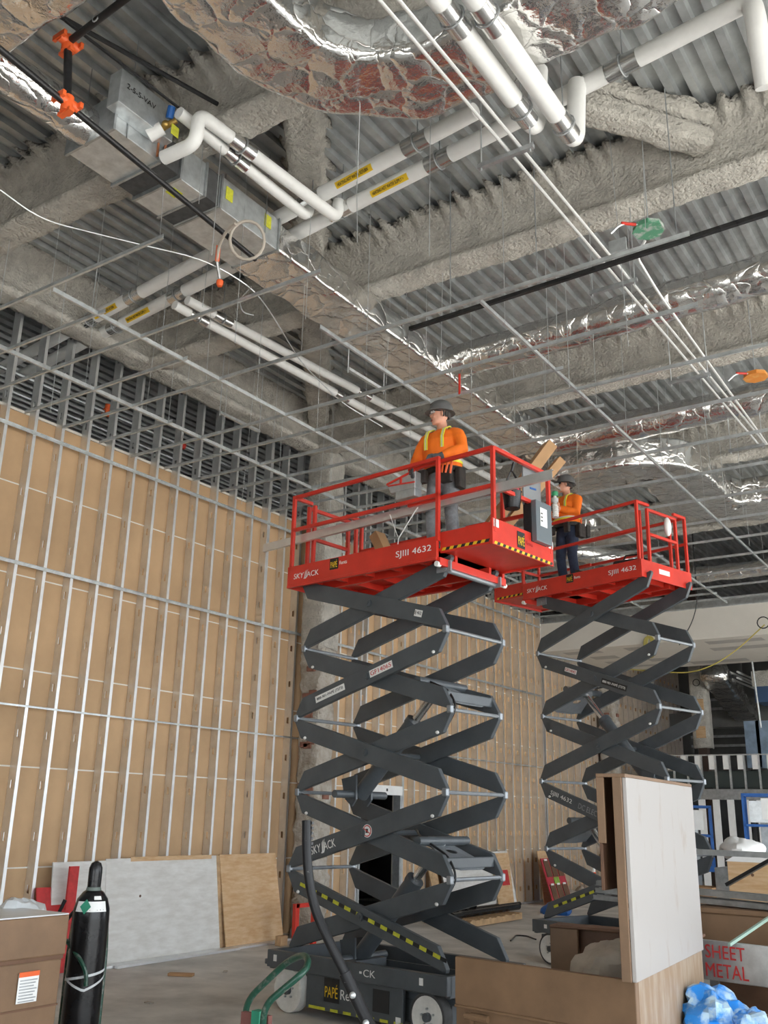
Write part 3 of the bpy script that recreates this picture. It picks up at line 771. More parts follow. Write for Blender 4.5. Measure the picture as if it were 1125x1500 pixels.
def make_lift(label, loc, rz, zb, s, near_texts, seed):
    """s: side (-1 or +1 local y) that faces the camera. +x is the roll-out deck end."""
    T = thing('scissor_lift', label, 'scissor lift', loc, rz, 'red scissor lifts')
    R = Vector((-s, 0, 0)); U = Vector((0, 0, 1)); N = R.cross(U)
    HW = .585
    # ---------------- chassis
    q = MB(); q.bb(-1.05, 1.05, -.42, .42, .10, .30); q.bb(-1.155, 1.155, -.44, .44, .30, .36); ch = q.build('chassis', 'lift', T, bevel=.01)
    for sy in (-1, 1):
        q = MB(); q.bb(-1.155, 1.155, sy * HW - .04, sy * HW + .04, .40, .56); q.bb(-1.19, -1.155, sy * HW - .04, sy * HW + .04, .42, .47)
        q.build('side_rail', 'lift', T, bevel=.008)
        q = MB(); q.bb(-.62, .62, sy * .56 - .02, sy * .56 + .02, .09, .40); tray = q.build('side_tray', 'lift', T, bevel=.01)
    for xx in (-1.1275, 1.1275):
        q = MB(); q.bb(xx - .0275, xx + .0275, -HW, HW, .38, .56); q.build('end_plate', 'lift', T, bevel=.008)
    q = MB(); q.bb(-.95, .95, -.30, -.27, .40, .47); q.bb(-.95, .95, .27, .30, .40, .47); q.bb(-.6, -.3, -.25, .25, .36, .5); q.build('inner_frame', 'lift', T)
    for sx in (-1, 1):
        for sy in (-1, 1):
            w = bpy.data.objects.new('wheel', None); COL.objects.link(w); w.parent = T; w.location = (sx * .89, sy * .51, .203); w.empty_display_size = .1
            rear = sx < 0
            q = MB(); q.lathe([(.165, -.06), (.195, -.06), (.203, -.045), (.203, .045), (.195, .06), (.165, .06)], seg=36, axis='y', cap=False); q.build('tyre', 'wheelwhite' if rear else 'rubber', w, smooth=True)
            q = MB(); q.lathe([(.05, sy * .045), (.13, sy * .05), (.16, sy * .062), (.172, sy * .062), (.172, -sy * .05), (.05, -sy * .05)], seg=36, axis='y'); q.build('rim', 'wheelwhite', w, smooth=True)
            q = MB(); q.lathe([(.038, sy * .03), (.038, sy * .085), (.025, sy * .09), (.02, sy * .085)], seg=18, axis='y'); q.build('hub', 'lift', w, smooth=True)
            for k in range(5):
                a = 2 * PI * k / 5 + .4; q = MB(); q.cyl((.068 * math.cos(a), sy * .045, .068 * math.sin(a)), (.068 * math.cos(a), sy * .066, .068 * math.sin(a)), .010, 6); q.build('lug_nut', 'galvdark', w)
    # writing and warning marks on the near side of the base
    yf = s * .582
    for (nm, fn) in near_texts.get('base', ()): fn(T, R, U, N, s)
    # ---------------- scissor stack
    zs0, zs1 = .56, zb + .09
    st = (zs1 - zs0) / 5; ax = 1.04; h = .092; th = .055
    frames = {}
    def arm(pl, pr, tip_l, name, y, parent, thick=th):
        """pl/pr: (x,z) tips; tip_l=+1 if left tip is on the upper edge (right tip on the lower edge)"""
        V = Vector((pr[0] - pl[0], 0, pr[1] - pl[1])); Lv = V.length; L = math.sqrt(Lv * Lv - 4 * h * h)
        ang = math.atan2(V.z, V.x) + tip_l * math.atan2(2 * h, L)
        u = Vector((math.cos(ang), 0, math.sin(ang))); n = Vector((-math.sin(ang), 0, math.cos(ang)))
        o = Vector((pl[0], 0, pl[1])) - n * (h * tip_l)
        c = .15; e = .035
        def pt(a, b_): return o + u * a + n * b_
        if tip_l > 0: poly = [pt(0, h), pt(0, h - e), pt(c, -h), pt(L, -h), pt(L, -h + e), pt(L - c, h)]
        else: poly = [pt(0, -h), pt(L - c, -h), pt(L, h - e), pt(L, h), pt(c, h), pt(0, -h + e)]
        b = MB(); b.prism(poly, (0, y - thick / 2, 0), (0, y + thick / 2, 0)); ob = b.build(name, 'lift', parent, bevel=.006)
        return ob, o, u, n, L
    for t in range(5):
        z1 = zs1 - t * st; z0 = z1 - st
        for sy in (-1, 1):
            # outer zig-zag: '\' on even stages seen with +x to the right
            for chain, yo in ((0, .47), (1, .40)):
                down = (t + chain) % 2 == 0
                if down: r = arm((-ax, z1), (ax, z0), 1, 'outer_arm' if chain == 0 else 'inner_arm', sy * yo, T)
                else: r = arm((-ax, z0), (ax, z1), -1, 'outer_arm' if chain == 0 else 'inner_arm', sy * yo, T)
                if chain == 0 and sy == s: frames[t] = r
                if chain == 0:
                    q = MB(); q.cyl((0, sy * (yo + .024), (z0 + z1) / 2), (0, sy * (yo + .05), (z0 + z1) / 2), .042, 16); q.cyl((0, sy * (yo + .05), (z0 + z1) / 2), (0, sy * (yo + .058), (z0 + z1) / 2), .022, 12); q.build('pivot_pin', 'lift', r[0], smooth=True)
        # cross tubes at the nodes
        if t > 0:
            for sx in (-1, 1):
                if (t + (0 if sx > 0 else 1)) % 2: yy = .49
                else: yy = .42
                q = MB(); q.cyl((sx * (ax - .015), -yy, z1), (sx * (ax - .015), yy, z1), .02, 10); q.build('cross_tube', 'liftlight', T, smooth=True)
                for sy in (-1, 1):
                    q = MB(); q.box((sx * (ax - .01), sy * yy, z1), (.055, .05, .075)); q.build('hinge_block', 'liftlight', T, bevel=.01)
                    q = MB(); q.ball((sx * (ax - .16), sy * (yy + .0), z1 - .215), (.025, .02, .018)); q.build('rubber_stop', 'white', T, smooth=True)
        q = MB(); q.cyl((0, -.40, (z0 + z1) / 2), (0, .40, (z0 + z1) / 2), .028, 10); q.build('center_tube', 'lift', T, smooth=True)
    # head bracket under the deck
    q = MB(); q.cyl((ax - .06, -.46, zb - .06), (ax - .06, .46, zb - .06), .03, 12); q.build('slide_tube', 'liftlight', T, smooth=True)
    for sy in (-1, 1):
        q = MB(); q.bb(ax - .16, ax + .02, sy * .44 - .012, sy * .44 + .012, zb - .09, zb + .02); q.build('slide_bracket', 'liftlight', T)
    # hydraulic rams
    for (a, c, k) in (((-.45, .50), (.62, zs0 + st * 1.42), 0), ((-.50, zs0 + st * 1.98), (.60, zs0 + st * 3.40), 1)):
        A = Vector((a[0], 0, a[1])); Cc = Vector((c[0], 0, c[1])); d = Cc - A
        ram = bpy.data.objects.new('hydraulic_ram', None); COL.objects.link(ram); ram.parent = T; ram.empty_display_size = .1
        q = MB(); q.cyl(A, A + d * .66, .085, 18); q.cyl(A + d * .64, A + d * .68, .094, 18); q.build('barrel', 'lift', ram, smooth=True)
        q = MB(); q.cyl(A + d * .6, Cc, .045, 12); q.build('rod', 'chrome', ram, smooth=True)
        q = MB(); q.cyl(Cc + Vector((0, -.4, 0)), Cc + Vector((0, .4, 0)), .045, 12); q.build('trunnion', 'lift', ram, smooth=True)
        q = MB()
        for sy in (-.12, .12): q.prism([A + Vector((-.16, sy, .16)), A + Vector((.05, sy, .2)), A + Vector((.06, sy, -.05)), A + Vector((0, sy, -.12)), A + Vector((-.1, sy, -.05))], (0, -.012, 0), (0, .012, 0))
        q.cyl(A + Vector((0, -.4, 0)), A + Vector((0, .4, 0)), .04, 12); q.build('clevis', 'lift', ram, smooth=True)
    # gusset plates with a round hole near the right-hand nodes
    for k in (1, 3):
        zc_ = zs0 + st * k; base = Vector((.28, 0, zc_ + .40)); end = Vector((ax - .06, 0, zc_ + .085))
        d = end - base; q = MB(); b0 = .36; uu = d.normalized(); nn = Vector((-uu.z, 0, uu.x))
        ring = [(base + uu * (d.length * .62 + .055 * math.cos(a)) + Vector((0, .075 * math.sin(a), 0)) + nn * .035) for a in [2 * PI * i / 14 for i in range(14)]]
        outer = []
        for i in range(14):
            a = 2 * PI * i / 14; cx, sy = math.cos(a), math.sin(a); m_ = max(abs(cx), abs(sy)); px = .5 + .5 * cx / m_; py = sy / m_
            wdt = .10 + .26 * px
            outer.append(base + uu * d.length * (.25 + .75 * px) + Vector((0, py * wdt, 0)) + nn * (.05 * (1 - px)))
        n0 = len(q.v); q.v += outer + ring
        for i in range(14): q.face((n0 + i, n0 + (i + 1) % 14, n0 + 14 + (i + 1) % 14, n0 + 14 + i))
        g = q.build('gusset_plate', 'liftlight', T); sm_ = g.modifiers.new('thickness', 'SOLIDIFY'); sm_.thickness = .012
        q = MB(); q.bb(ax - .10, ax - .07, -.38, .38, zc_ + .09, zc_ + .19); q.build('cross_box', 'lift', T, bevel=.01)
        q = MB(); q.tube(bend([(.2, -s * .1, zc_ + .42), (.5, s * .2, zc_ + .36), (ax - .1, s * .32, zc_ + .2), (ax + .03, s * .36, zc_ + .02), (ax - .08, s * .36, zc_ - .14)], .15), .012, 6); q.build('hose', 'black', T, smooth=True)
    # ---------------- platform
    pf = bpy.data.objects.new('platform', None); COL.objects.link(pf); pf.parent = T; pf.location = (0, 0, 0); pf.empty_display_size = .1
    xe, xf_ = 1.0, 1.62
    pf.location.x = near_texts.get('shift', 0)
    q = MB(); q.bb(-1.155, xe, -HW + .03, HW - .03, zb + .10, zb + .13); q.build('deck_floor', 'red', pf)
    for sy in (-1, 1):
        q = MB(); q.bb(-1.155, xe, sy * HW - .02, sy * HW + .02, zb, zb + .25); q.bb(-1.17, xe, sy * HW - .03, sy * HW + .0, zb - .0, zb + .03); q.build('side_panel', 'red', pf, bevel=.006)
        q = MB(); q.bb(xe, xf_, sy * (HW - .05) - .012, sy * (HW - .05) + .012, zb + .08, zb + .30); q.build('extension_side_panel', 'red', pf, bevel=.004)
        q = MB(); q.bb(-1.0, xe + .02, sy * .30 - .02, sy * .30 + .02, zb, zb + .10); q.build('joist', 'red', pf)
    for x in (-.9, -.5, -.1, .3, .7):
        q = MB(); q.bb(x - .02, x + .02, -HW + .03, HW - .03, zb + .03, zb + .10); q.build('cross_member', 'red', pf)
    q = MB(); q.bb(-1.175, -1.155, -HW - .02, HW + .02, zb, zb + .25); q.build('end_panel', 'red', pf, bevel=.004)
    q = MB(); q.bb(xe - .5, xf_, -HW + .06, HW - .06, zb + .10, zb + .13); q.build('extension_floor', 'red', pf)
    q = MB(); q.bb(xf_, xf_ + .03, -HW + .03, HW - .03, zb + .07, zb + .34); fp = q.build('front_panel', 'red', pf, bevel=.004)
    q = MB(); q.bb(xe - .03, xe + .03, -HW, HW, zb - .05, zb + .03); q.build('roller_beam', 'red', pf, bevel=.004)
    for sy in (-1, 1):
        q = MB(); q.cyl((xe, sy * (HW - .03), zb - .04), (xe, sy * (HW + .025), zb - .04), .028, 12); q.build('roller', 'white', pf, smooth=True)
    # hazard marks
    def marks(x0, n_, z_, L_, origin, right, up, hgt=.03):
        for k in range(n_):
            o = Vector(origin) + Vector(right) * (k * L_)
            r_ = Vector(right); u_ = Vector(up); nn = r_.cross(u_); o = o + nn * .003
            b = MB(); b.prism([o, o + r_ * L_ * .5, o + r_ * (L_ * .5 + hgt * .6) + u_ * hgt, o + r_ * hgt * .6 + u_ * hgt], (0, 0, 0), nn * .002); b.build('hazard_mark', 'yellow', pf)
            o2 = o + r_ * L_ * .5
            b = MB(); b.prism([o2, o2 + r_ * L_ * .5, o2 + r_ * (L_ * .5 + hgt * .6) + u_ * hgt, o2 + r_ * hgt * .6 + u_ * hgt], (0, 0, 0), nn * .0018); b.build('hazard_mark', 'black', pf)
    ysd = s * (HW - .05 + .012)
    marks(0, 6, 0, .096, Vector((xe + .02 if s < 0 else xf_ - .02, ysd, zb + .10)), R, U)
    marks(0, 11, 0, .096, Vector((xf_ + .03, -.54, zb + .075)), (0, 1, 0), U)
    # guard rails
    zt, zm, p_ = zb + 1.09, zb + .69, .019
    def rail(nm, *segs):
        b = MB()
        for a, c in segs: b.bar(a, c, .04, .04)
        return b.build(nm, 'red', pf, bevel=.004)
    for sy in (-1, 1):
        y = sy * (HW - .0); ye = sy * (HW - .07)
        rail('top_rail', ((-1.155, y, zt), (xe + .02, y, zt))); rail('mid_rail', ((-1.155, y, zm), (xe + .02, y, zm)))
        for x in (-1.135, xe): rail('post', ((x, y, zb + .2), (x, y, zt)))
        rail('extension_top_rail', ((xe - .45, ye, zt - .01), (xf_ + .02, ye, zt - .01))); rail('extension_mid_rail', ((xe - .45, ye, zm - .01), (xf_ + .02, ye, zm - .01)))
        rail('post', ((xf_ + .015, ye, zb + .2), (xf_ + .015, ye, zt)))
        rail('post', ((-1.02, sy * .36, zb + .2), (-1.02, sy * .36, zt - .06)))
        rail('gate_post', ((-1.135, sy * .34, zb + .2), (-1.135, sy * .34, zt - .05)))
        rail('end_rail', ((-1.135, y, zt - .0), (-1.135, sy * .30, zt - .0)))
    rail('front_top_rail', ((xf_ + .015, -HW + .07, zt - .01), (xf_ + .015, HW - .07, zt - .01)))
    rail('front_mid_rail', ((xf_ + .015, -HW + .07, zm - .01), (xf_ + .015, HW - .07, zm - .01)))
    rail('gate_top_rail', ((-1.135, -.34, zt - .07), (-1.135, .34, zt - .07)))
    rail('gate_mid_rail', ((-1.135, -.34, zm - .03), (-1.135, .34, zm - .03)))
    # ---------------- lettering on the platform
    x_left = -1.155 if s < 0 else xe
    def onp(u, z): return Vector((x_left, s * (HW + .02), zb + z)) + R * u
    skyjack('wordmark', .062, onp(.09, .09), R, U, 'white', pf, .40)
    plate('sticker', onp(near_texts['pape'], .115), R, U, .13, .125, 'black', pf)
    text('lettering', 'PAPÉ', .085, onp(near_texts['pape'] + .015, .135), R, U, 'yellow', pf, width=.10, off=.007)
    text('lettering', 'Rents', .042, onp(near_texts['pape'] + .15, .155), R, U, 'white', pf, width=.11)
    text('lettering', 'SJIII 4632', .085, onp(1.62, .085), R, U, 'white', pf, width=.47)
    if s < 0:
        fo = Vector((xf_ + .03, 0, zb))
        plate('sticker', fo + Vector((0, -.13, .13)), (0, 1, 0), U, .135, .17, 'black', pf)
        text('lettering', 'PAPÉ', .11, fo + Vector((0, -.118, .16)), (0, 1, 0), U, 'yellow', pf, width=.11, off=.007)
        text('lettering', 'Rents', .045, fo + Vector((0, .03, .19)), (0, 1, 0), U, 'redpaint', pf, width=.12)
        for yy in (-.54, .46): plate('sticker', fo + Vector((0, yy, .25)), (0, 1, 0), U, .085, .08, 'white', pf)
    else:
        plate('sticker', (-1.176, .2, zb + .10), (0, -1, 0), U, .25, .07, 'white', pf)
    # ---------------- lettering on the arms
    def on_arm(t, frac, rise=0.):
        ob, o, u, n, L = frames[t]; uu = u if s < 0 else -u; nn = n if n.z > 0 else -n
        st_ = o if s < 0 else o + u * L
        return ob, st_ + uu * (L * frac) + nn * rise + Vector((0, s * (.47 + th / 2), 0)), uu, nn, L
    for kind, t, frac, body, w_, h_ in near_texts['arms']:
        ob, p, uu, nn, L = on_arm(t, frac)
        if kind == 'white':
            plate('sticker', p - nn * h_ / 2, uu, nn, w_, h_, 'white', ob)
            text('lettering', body, h_ * .62, p - nn * h_ * .31 + uu * w_ * .05, uu, nn, 'redpaint' if body.startswith('GF') else 'black', ob, width=w_ * .9, off=.007)
        elif kind == 'blacklabel':
            plate('sticker', p - nn * h_ / 2, uu, nn, w_, h_, 'black', ob)
            text('lettering', body, h_ * .62, p - nn * h_ * .31 + uu * w_ * .05, uu, nn, 'white', ob, width=w_ * .9, off=.007)
        elif kind == 'sky': skyjack('wordmark', h_, p - nn * h_ / 2, uu, nn, 'white', ob, w_)
        elif kind == 'plain': text('lettering', body, h_, p - nn * h_ / 2, uu, nn, 'white', ob, width=w_)
        elif kind == 'outline': text('lettering', body, h_, p - nn * h_ / 2, uu, nn, 'liftlight', ob, width=w_)
        elif kind == 'ban':
            nrm = uu.cross(nn)
            for r0, m_, of in ((.062, 'white', .003), (.055, 'redpaint', .005), (.045, 'white', .007)):
                b = MB(); b.prism([p + (uu * math.cos(a) + nn * math.sin(a)) * r0 + nrm * of for a in [2 * PI * i / 24 for i in range(24)]], (0, 0, 0), nrm * .001); b.build('prohibition_sign', m_, ob)
            b = MB(); b.box((p + nrm * .009), (.03, .002, .04)); b.build('hand_symbol', 'black', ob)
            b = MB(); b.bar(p + nrm * .011 + (uu * -.033 + nn * .033), p + nrm * .011 + (uu * .033 - nn * .033), .009, .001, up=nrm); b.build('prohibition_bar', 'redpaint', ob)
        elif kind == 'hazard':
            k = 0; u0 = .10
            while u0 < .94:
                b = MB(); c_ = p + uu * L * (u0) - nn * .005 + uu.cross(nn) * .002
                b.prism([c_, c_ + uu * .085, c_ + uu * .085 + nn * .034, c_ + nn * .034], (0, 0, 0), uu.cross(nn) * .002); b.build('hazard_mark', 'limey', ob)
                c2 = c_ + uu * .085
                b = MB(); b.prism([c2, c2 + uu * .075, c2 + uu * .075 + nn * .034, c2 + nn * .034], (0, 0, 0), uu.cross(nn) * .0018); b.build('hazard_mark', 'black', ob)
                u0 += .165 / L
    return T, pf


def base1(T, R, U, N, s):
    f = lambda u, z: Vector((-1.155, s * .625, z)) + R * u
    text('lettering', '-', .02, f(1.28, .475), R, U, 'white', T, width=.03)
    text('lettering', 'CK', .062, f(1.33, .455), R, U, 'white', T, width=.15)
    for u in (.10, 2.0): plate('sticker', f(u, .46), R, U, .045, .06, 'white', T)
    g = lambda u, z: Vector((-.62, s * .58, z)) + R * u
    plate('sticker', g(.25, .175), R, U, .20, .21, 'black', T)
    text('lettering', 'PAPÉ', .12, g(.265, .215), R, U, 'yellow', T, width=.17, off=.007)
    text('lettering', 'Rents', .085, g(.47, .215), R, U, 'white', T, width=.26)
    plate('opening_shade', g(.88, .17), R, U, .20, .19, 'dark', T)  # dark plate painted for the shade of a square opening
    plate('sticker', g(1.16, .10), R, U, .06, .06, 'white', T)
    k = 0; u = .05
    while u < 1.15:
        L = .10 if (k % 3) else .22; plate('hazard_mark', g(u, .095), R, U, L, .025, 'limey', T); u += L + .07; k += 1


def base2(T, R, U, N, s):
    f = lambda u, z: Vector((1.155, s * .625, z)) + R * u
    plate('sticker', f(.22, .46), R, U, .05, .05, 'white', T)


RZ1, ZB1 = math.radians(-7), 4.34
L1C = Vector((-5.70, 8.64, 0))
lift1, pf1 = make_lift('red and dark grey scissor lift nearest the camera', L1C, RZ1, ZB1, -1, {
    'base': (('b', base1),), 'pape': .66,
    'arms': (('white', 0, .80, 'SJ 4632', .10, .07), ('white', 1, .52, 'GF14065', .32, .075), ('white', 1, .155, '888-901-PAPÉ (7273)', .44, .07), ('sky', 3, .165, '', .36, .08), ('ban', 3, .53, '', 0, 0), ('hazard', 4, 0, '', 0, 0))}, 1)
RZ2, ZB2 = math.radians(180 - 16), 5.08
# near rear wheel of the second lift stands at (-6.12, 13.02)
_c, _s = math.cos(RZ2), math.sin(RZ2)
wl_ = Vector((.89, .51, 0)); L2C = Vector((-6.00 - (_c * wl_.x - _s * wl_.y), 13.05 - (_s * wl_.x + _c * wl_.y), 0))
lift2, pf2 = make_lift('red and dark grey scissor lift farther back with a worker in navy jeans', L2C, RZ2, ZB2, 1, {
    'base': (('b', base2),), 'pape': .86, 'shift': .2,
    'arms': (('white', 1, .26, 'GF14042', .22, .06), ('blacklabel', 1, .56, '888-901-PAPÉ (7273)', .44, .08), ('plain', 3, .10, 'SJIII 4632', .40, .075), ('outline', 3, .33, 'DC ELECTRIC', .52, .075), ('hazard', 4, 0, '', 0, 0))}, 2)
M1 = Matrix.Translation(L1C) @ Matrix.Rotation(RZ1, 4, 'Z')
M2 = Matrix.Translation(L2C) @ Matrix.Rotation(RZ2, 4, 'Z')
FL1, FL2 = ZB1 + .132, ZB2 + .132


# ================================================================== people
def remesh(mb, vox, name, it=3):
    me = mb.mesh(name); o = bpy.data.objects.new('source', me); COL.objects.link(o)
    md = o.modifiers.new('r', 'REMESH'); md.mode = 'VOXEL'; md.voxel_size = vox; md.use_smooth_shade = True
    s2 = o.modifiers.new('s', 'SMOOTH'); s2.iterations = it; s2.factor = .5
    dg = bpy.context.evaluated_depsgraph_get(); out = bpy.data.meshes.new_from_object(o.evaluated_get(dg)); bpy.data.objects.remove(o)
    out.name = name; return out


def ell(c, rx, ry, k=18, tilt=0):
    return [Vector((c[0] + rx * math.cos(2 * PI * j / k), c[1] + ry * math.sin(2 * PI * j / k), c[2] + tilt * math.sin(2 * PI * j / k))) for j in range(k)]


def hand(b, wrist, direction, palm_n, side, r=1.0, curl=1.1):
    """palm, four curled fingers and a thumb. direction: wrist->knuckles; palm_n: palm normal; side: towards the thumb"""
    w = Vector(wrist); d = Vector(direction).normalized(); n = Vector(palm_n).normalized(); sd = Vector(side).normalized()
    pc = w + d * .05
    b.tube([w - d * .02, w + d * .02, w + d * .055, w + d * .09], [.027, .032, .036, .03], 10)
    for k in range(4):
        off = sd * (.030 - .02 * k); ln = (.075, .085, .08, .062)[k]
        b.tube([w + d * .05 + off, w + d * .09 + off], [.018, .015], 8)
        p = w + d * .085 + off; pts = [p]; a = .15
        for seg in range(3):
            a += curl * .55; p = p + (d * math.cos(a) + n * math.sin(a)) * (ln / 3 + .006); pts.append(p)
        b.tube(pts, [.0125, .012, .011, .009], 8)
    p = w + d * .03 + sd * .03
    b.tube([p - sd * .02, p + sd * .02 + d * .025, p + sd * .025 + d * .055 + n * .012, p + sd * .015 + d * .075 + n * .03], [.016, .015, .013, .010], 8)


def person(label, loc, rz, J, C, group='construction workers'):
    """standing worker facing local -y. J: joints, C: materials"""
    root = None
    g = lambda k: Vector(J[k])
    lean = J.get('lean', Vector((0, 0, 0)))
    def T(x, y, z): return Vector((x, y, z)) + Vector(lean) * max(0, (z - .9) / .7)
    # --- body
    b = MB()
    hd = T(0, -.015, 1.655) + Vector(J.get('head', (0, 0, 0)))
    ha = J.get('head_turn', 0.); Rh = Matrix.Rotation(ha, 3, 'Z') @ Matrix.Rotation(J.get('head_nod', 0), 3, 'X')
    def H(x, y, z): return hd + Rh @ Vector((x, y, z))
    def hring(z, rx, ry, cy): return [H(rx * math.cos(2 * PI * j / 18), cy + ry * math.sin(2 * PI * j / 18), z) for j in range(18)]
    b.loft([hring(-.125, .022, .02, -.052), hring(-.118, .04, .045, -.042), hring(-.09, .056, .072, -.022), hring(-.05, .066, .088, -.008), hring(0, .074, .098, .002), hring(.05, .077, .1, .006), hring(.09, .066, .085, .01), hring(.118, .035, .05, .012), hring(.126, .01, .015, .012)])
    b.ball(H(0, -.104, -.032), (.016, .022, .02), 10, 6); b.tube([H(0, -.093, .018), H(0, -.108, -.025)], [.009, .015], 8)
    b.ball(H(0, -.084, -.078), (.028, .014, .008), 8, 5); b.ball(H(0, -.082, -.092), (.024, .013, .008), 8, 5); b.ball(H(0, -.072, -.118), (.026, .02, .016), 8, 5)
    for s in (-1, 1): b.ball(H(s * .078, .01, -.012), (.012, .022, .032), 10, 6); b.ball(H(s * .036, -.074, -.04), (.026, .02, .022), 8, 5)
    b.loft([ell(hd + Vector((0, .03, -.08)), .056, .058), ell(T(0, .02, 1.52), .058, .06), ell(T(0, .02, 1.45), .075, .07), ell(T(0, .02, 1.40), .12, .08)])
    b.loft([ell(T(0, .02, 1.47), .09, .07), ell(T(0, .01, 1.42), .17, .095), ell(T(0, 0, 1.32), .175, .115), ell(T(0, 0, 1.18), .16, .11), ell((0, 0, 1.05), .15, .105), ell((0, .01, .95), .165, .115), ell((0, .01, .86), .15, .11)])
    for s in (-1, 1):
        k = 'l' if s > 0 else 'r'
        sh, el, wr = T(s * .185, .01, 1.42), g(k + '_elbow'), g(k + '_wrist')
        b.tube([T(s * .12, .015, 1.43), sh, sh.lerp(el, .5), el, el.lerp(wr, .35), wr], [.06, .058, .047, .04, .039, .027], 12)
        b.tube([wr, wr + (wr - el).normalized() * .04], [.027, .028], 8)
        hp, kn, an = Vector((s * .09, .01, .90)), g(k + '_knee'), g(k + '_ankle')
        b.tube([hp, hp.lerp(kn, .4), kn, kn.lerp(an, .3), an], [.09, .078, .055, .056, .04], 12)
        b.tube([an + Vector((0, .03, -.03)), an + Vector((0, -.06, -.045)), an + Vector((0, -.15, -.06))], [.035, .038, .025], 10)
        if C.get('bare_' + k): hand(b, wr, (wr - el).normalized() if not J.get(k + '_dir') else J[k + '_dir'], J[k + '_palm'], J[k + '_thumb'])
    me = remesh(b, .0085, 'person'); root = obj('person', me, 'skin', None, True, sharp=180)
    tag(root, label, 'person', group); root.location = loc; root.rotation_euler = (0, 0, rz); root.scale = [J.get('scale', 1)] * 3
    # --- clothing
    def cloth(nm, b, m, vox=.011, it=3):
        me = remesh(b, vox, nm, it); o = obj(nm, me, m, root, True, sharp=180); return o
    b = MB(); e = .05
    b.loft([ell(T(0, .022, 1.475), .075, .072), ell(T(0, .015, 1.455), .11, .085), ell(T(0, .008, 1.42), .165 + e * .4, .10 + e * .4), ell(T(0, 0, 1.32), .185 + e, .125 + e), ell(T(0, -.005, 1.18), .178 + e, .13 + e), ell((0, -.005, 1.06), .175 + e, .125 + e), ell((0, 0, .97), .178 + e, .12 + e)])
    for s in (-1, 1):
        k = 'l' if s > 0 else 'r'; sh, el, wr = T(s * .185, .01, 1.42), g(k + '_elbow'), g(k + '_wrist')
        b.tube([T(s * .10, .015, 1.40), T(s * .16, .012, 1.395), sh + Vector((s * .015, 0, -.045)), sh.lerp(el, .45) + Vector((s * .01, 0, 0)), el, el.lerp(wr, .4), el.lerp(wr, .9)], [.075, .085, .086, .08, .074, .066, .045], 14)
    cloth('shirt', b, C['shirt'])
    b = MB()
    b.loft([ell((0, 0, 1.03), .168, .125), ell((0, .005, .95), .182, .132), ell((0, .01, .86), .178, .13), ell((0, .01, .80), .15, .11)])
    for s in (-1, 1):
        k = 'l' if s > 0 else 'r'; hp, kn, an = Vector((s * .09, .01, .90)), g(k + '_knee'), g(k + '_ankle')
        b.tube([hp, hp.lerp(kn, .4), kn, kn.lerp(an, .4), an + Vector((0, .01, -.02))], [.105, .095, .075, .072, .068], 14)
    cloth('trousers', b, C['legs'])
    for s in (-1, 1):
        k = 'l' if s > 0 else 'r'; an = g(k + '_ankle'); b = MB()
        b.loft([ell(an + Vector((0, .0, .05)), .055, .06), ell(an + Vector((0, 0, -.01)), .052, .062), ell(an + Vector((0, -.06, -.05)), .054, .14), ell(an + Vector((0, -.065, -.08)), .052, .145)]); cloth('boot', b, 'leather', .012, 2)
        if not C.get('bare_' + k):
            el, wr = g(k + '_elbow'), g(k + '_wrist'); d = (wr - el).normalized(); b = MB(); hand(b, wr, J.get(k + '_dir', d), J[k + '_palm'], J[k + '_thumb'], 1.1, J.get(k + '_curl', 1.1)); b.tube([wr - d * .05, wr + d * .01], [.043, .037], 10); cloth('glove', b, C['glove'], .006, 1)
    # belt with pouches
    b = MB(); b.loft([ell((0, 0, .95), .232, .175), ell((0, 0, 1.0), .235, .178)]); belt = b.build('tool_belt', 'leather', root, smooth=True)
    for (x, y, w_, h_, d_) in C['pouches']:
        b = MB(); b.box((x * 1.14, y * 1.18, .98 - h_ / 2), (w_, d_, h_)); b.build('pouch', 'leather', belt, bevel=.02)
    for (x, y, z, m_, tx) in C['tools']:
        b = MB(); x, y = x * 1.15, y * 1.18; b.tube([(x, y, z - .11), (x + tx, y - .01, z - .02), (x + tx * 1.4, y - .012, z + .03)], [.012, .014, .011], 8); b.build('tool_handle', m_, belt, smooth=True)
    # reflective bands and straps
    for (z0, z1, m_) in C['bands']:
        b = MB(); b.loft([ell((0, -.004, z0), .232, .179, 26), ell((0, -.004, z1), .232, .181, 26)], cap=False); b.build('reflective_band', m_, root, smooth=True)
    for s in (-1, 1):
        for dx, m_ in ((-.013, 'hivisyellow'), (.0, 'silver'), (.013, 'hivisyellow')):
            pts = [T(s * .105 + dx, -.182, 1.20), T(s * .105 + dx, -.176, 1.33), T(s * .105 + dx, -.128, 1.43), T(s * .105 + dx, -.01, 1.492), T(s * .105 + dx, .12, 1.44)]
            b = MB()
            for a, c in zip(pts, pts[1:]): b.bar(a, c, .013, .012, up=(0, -1, .3))
            b.build('shoulder_stripe', m_, root)
    # hard hat
    b = MB(); prof = [(.132, .025), (.130, .05), (.118, .10), (.09, .145), (.05, .168), (.01, .174)]
    b.loft([[H(r_ * .92 * math.cos(a), .012 + r_ * 1.08 * math.sin(a), z) for a in [2 * PI * j / 24 for j in range(24)]] for r_, z in prof]); hat = b.build('hard_hat', 'hat', root, smooth=True, sharp=60)
    b = MB(); b.loft([[H(r_ * math.cos(a), .012 + r_ * (1.1 if math.sin(a) > 0 else 1.28) * math.sin(a), z) for a in [2 * PI * j / 24 for j in range(24)]] for r_, z in ((.118, .034), (.140, .024), (.146, .012), (.140, .014), (.118, .024))]); b.build('brim', 'hat', hat, smooth=True)
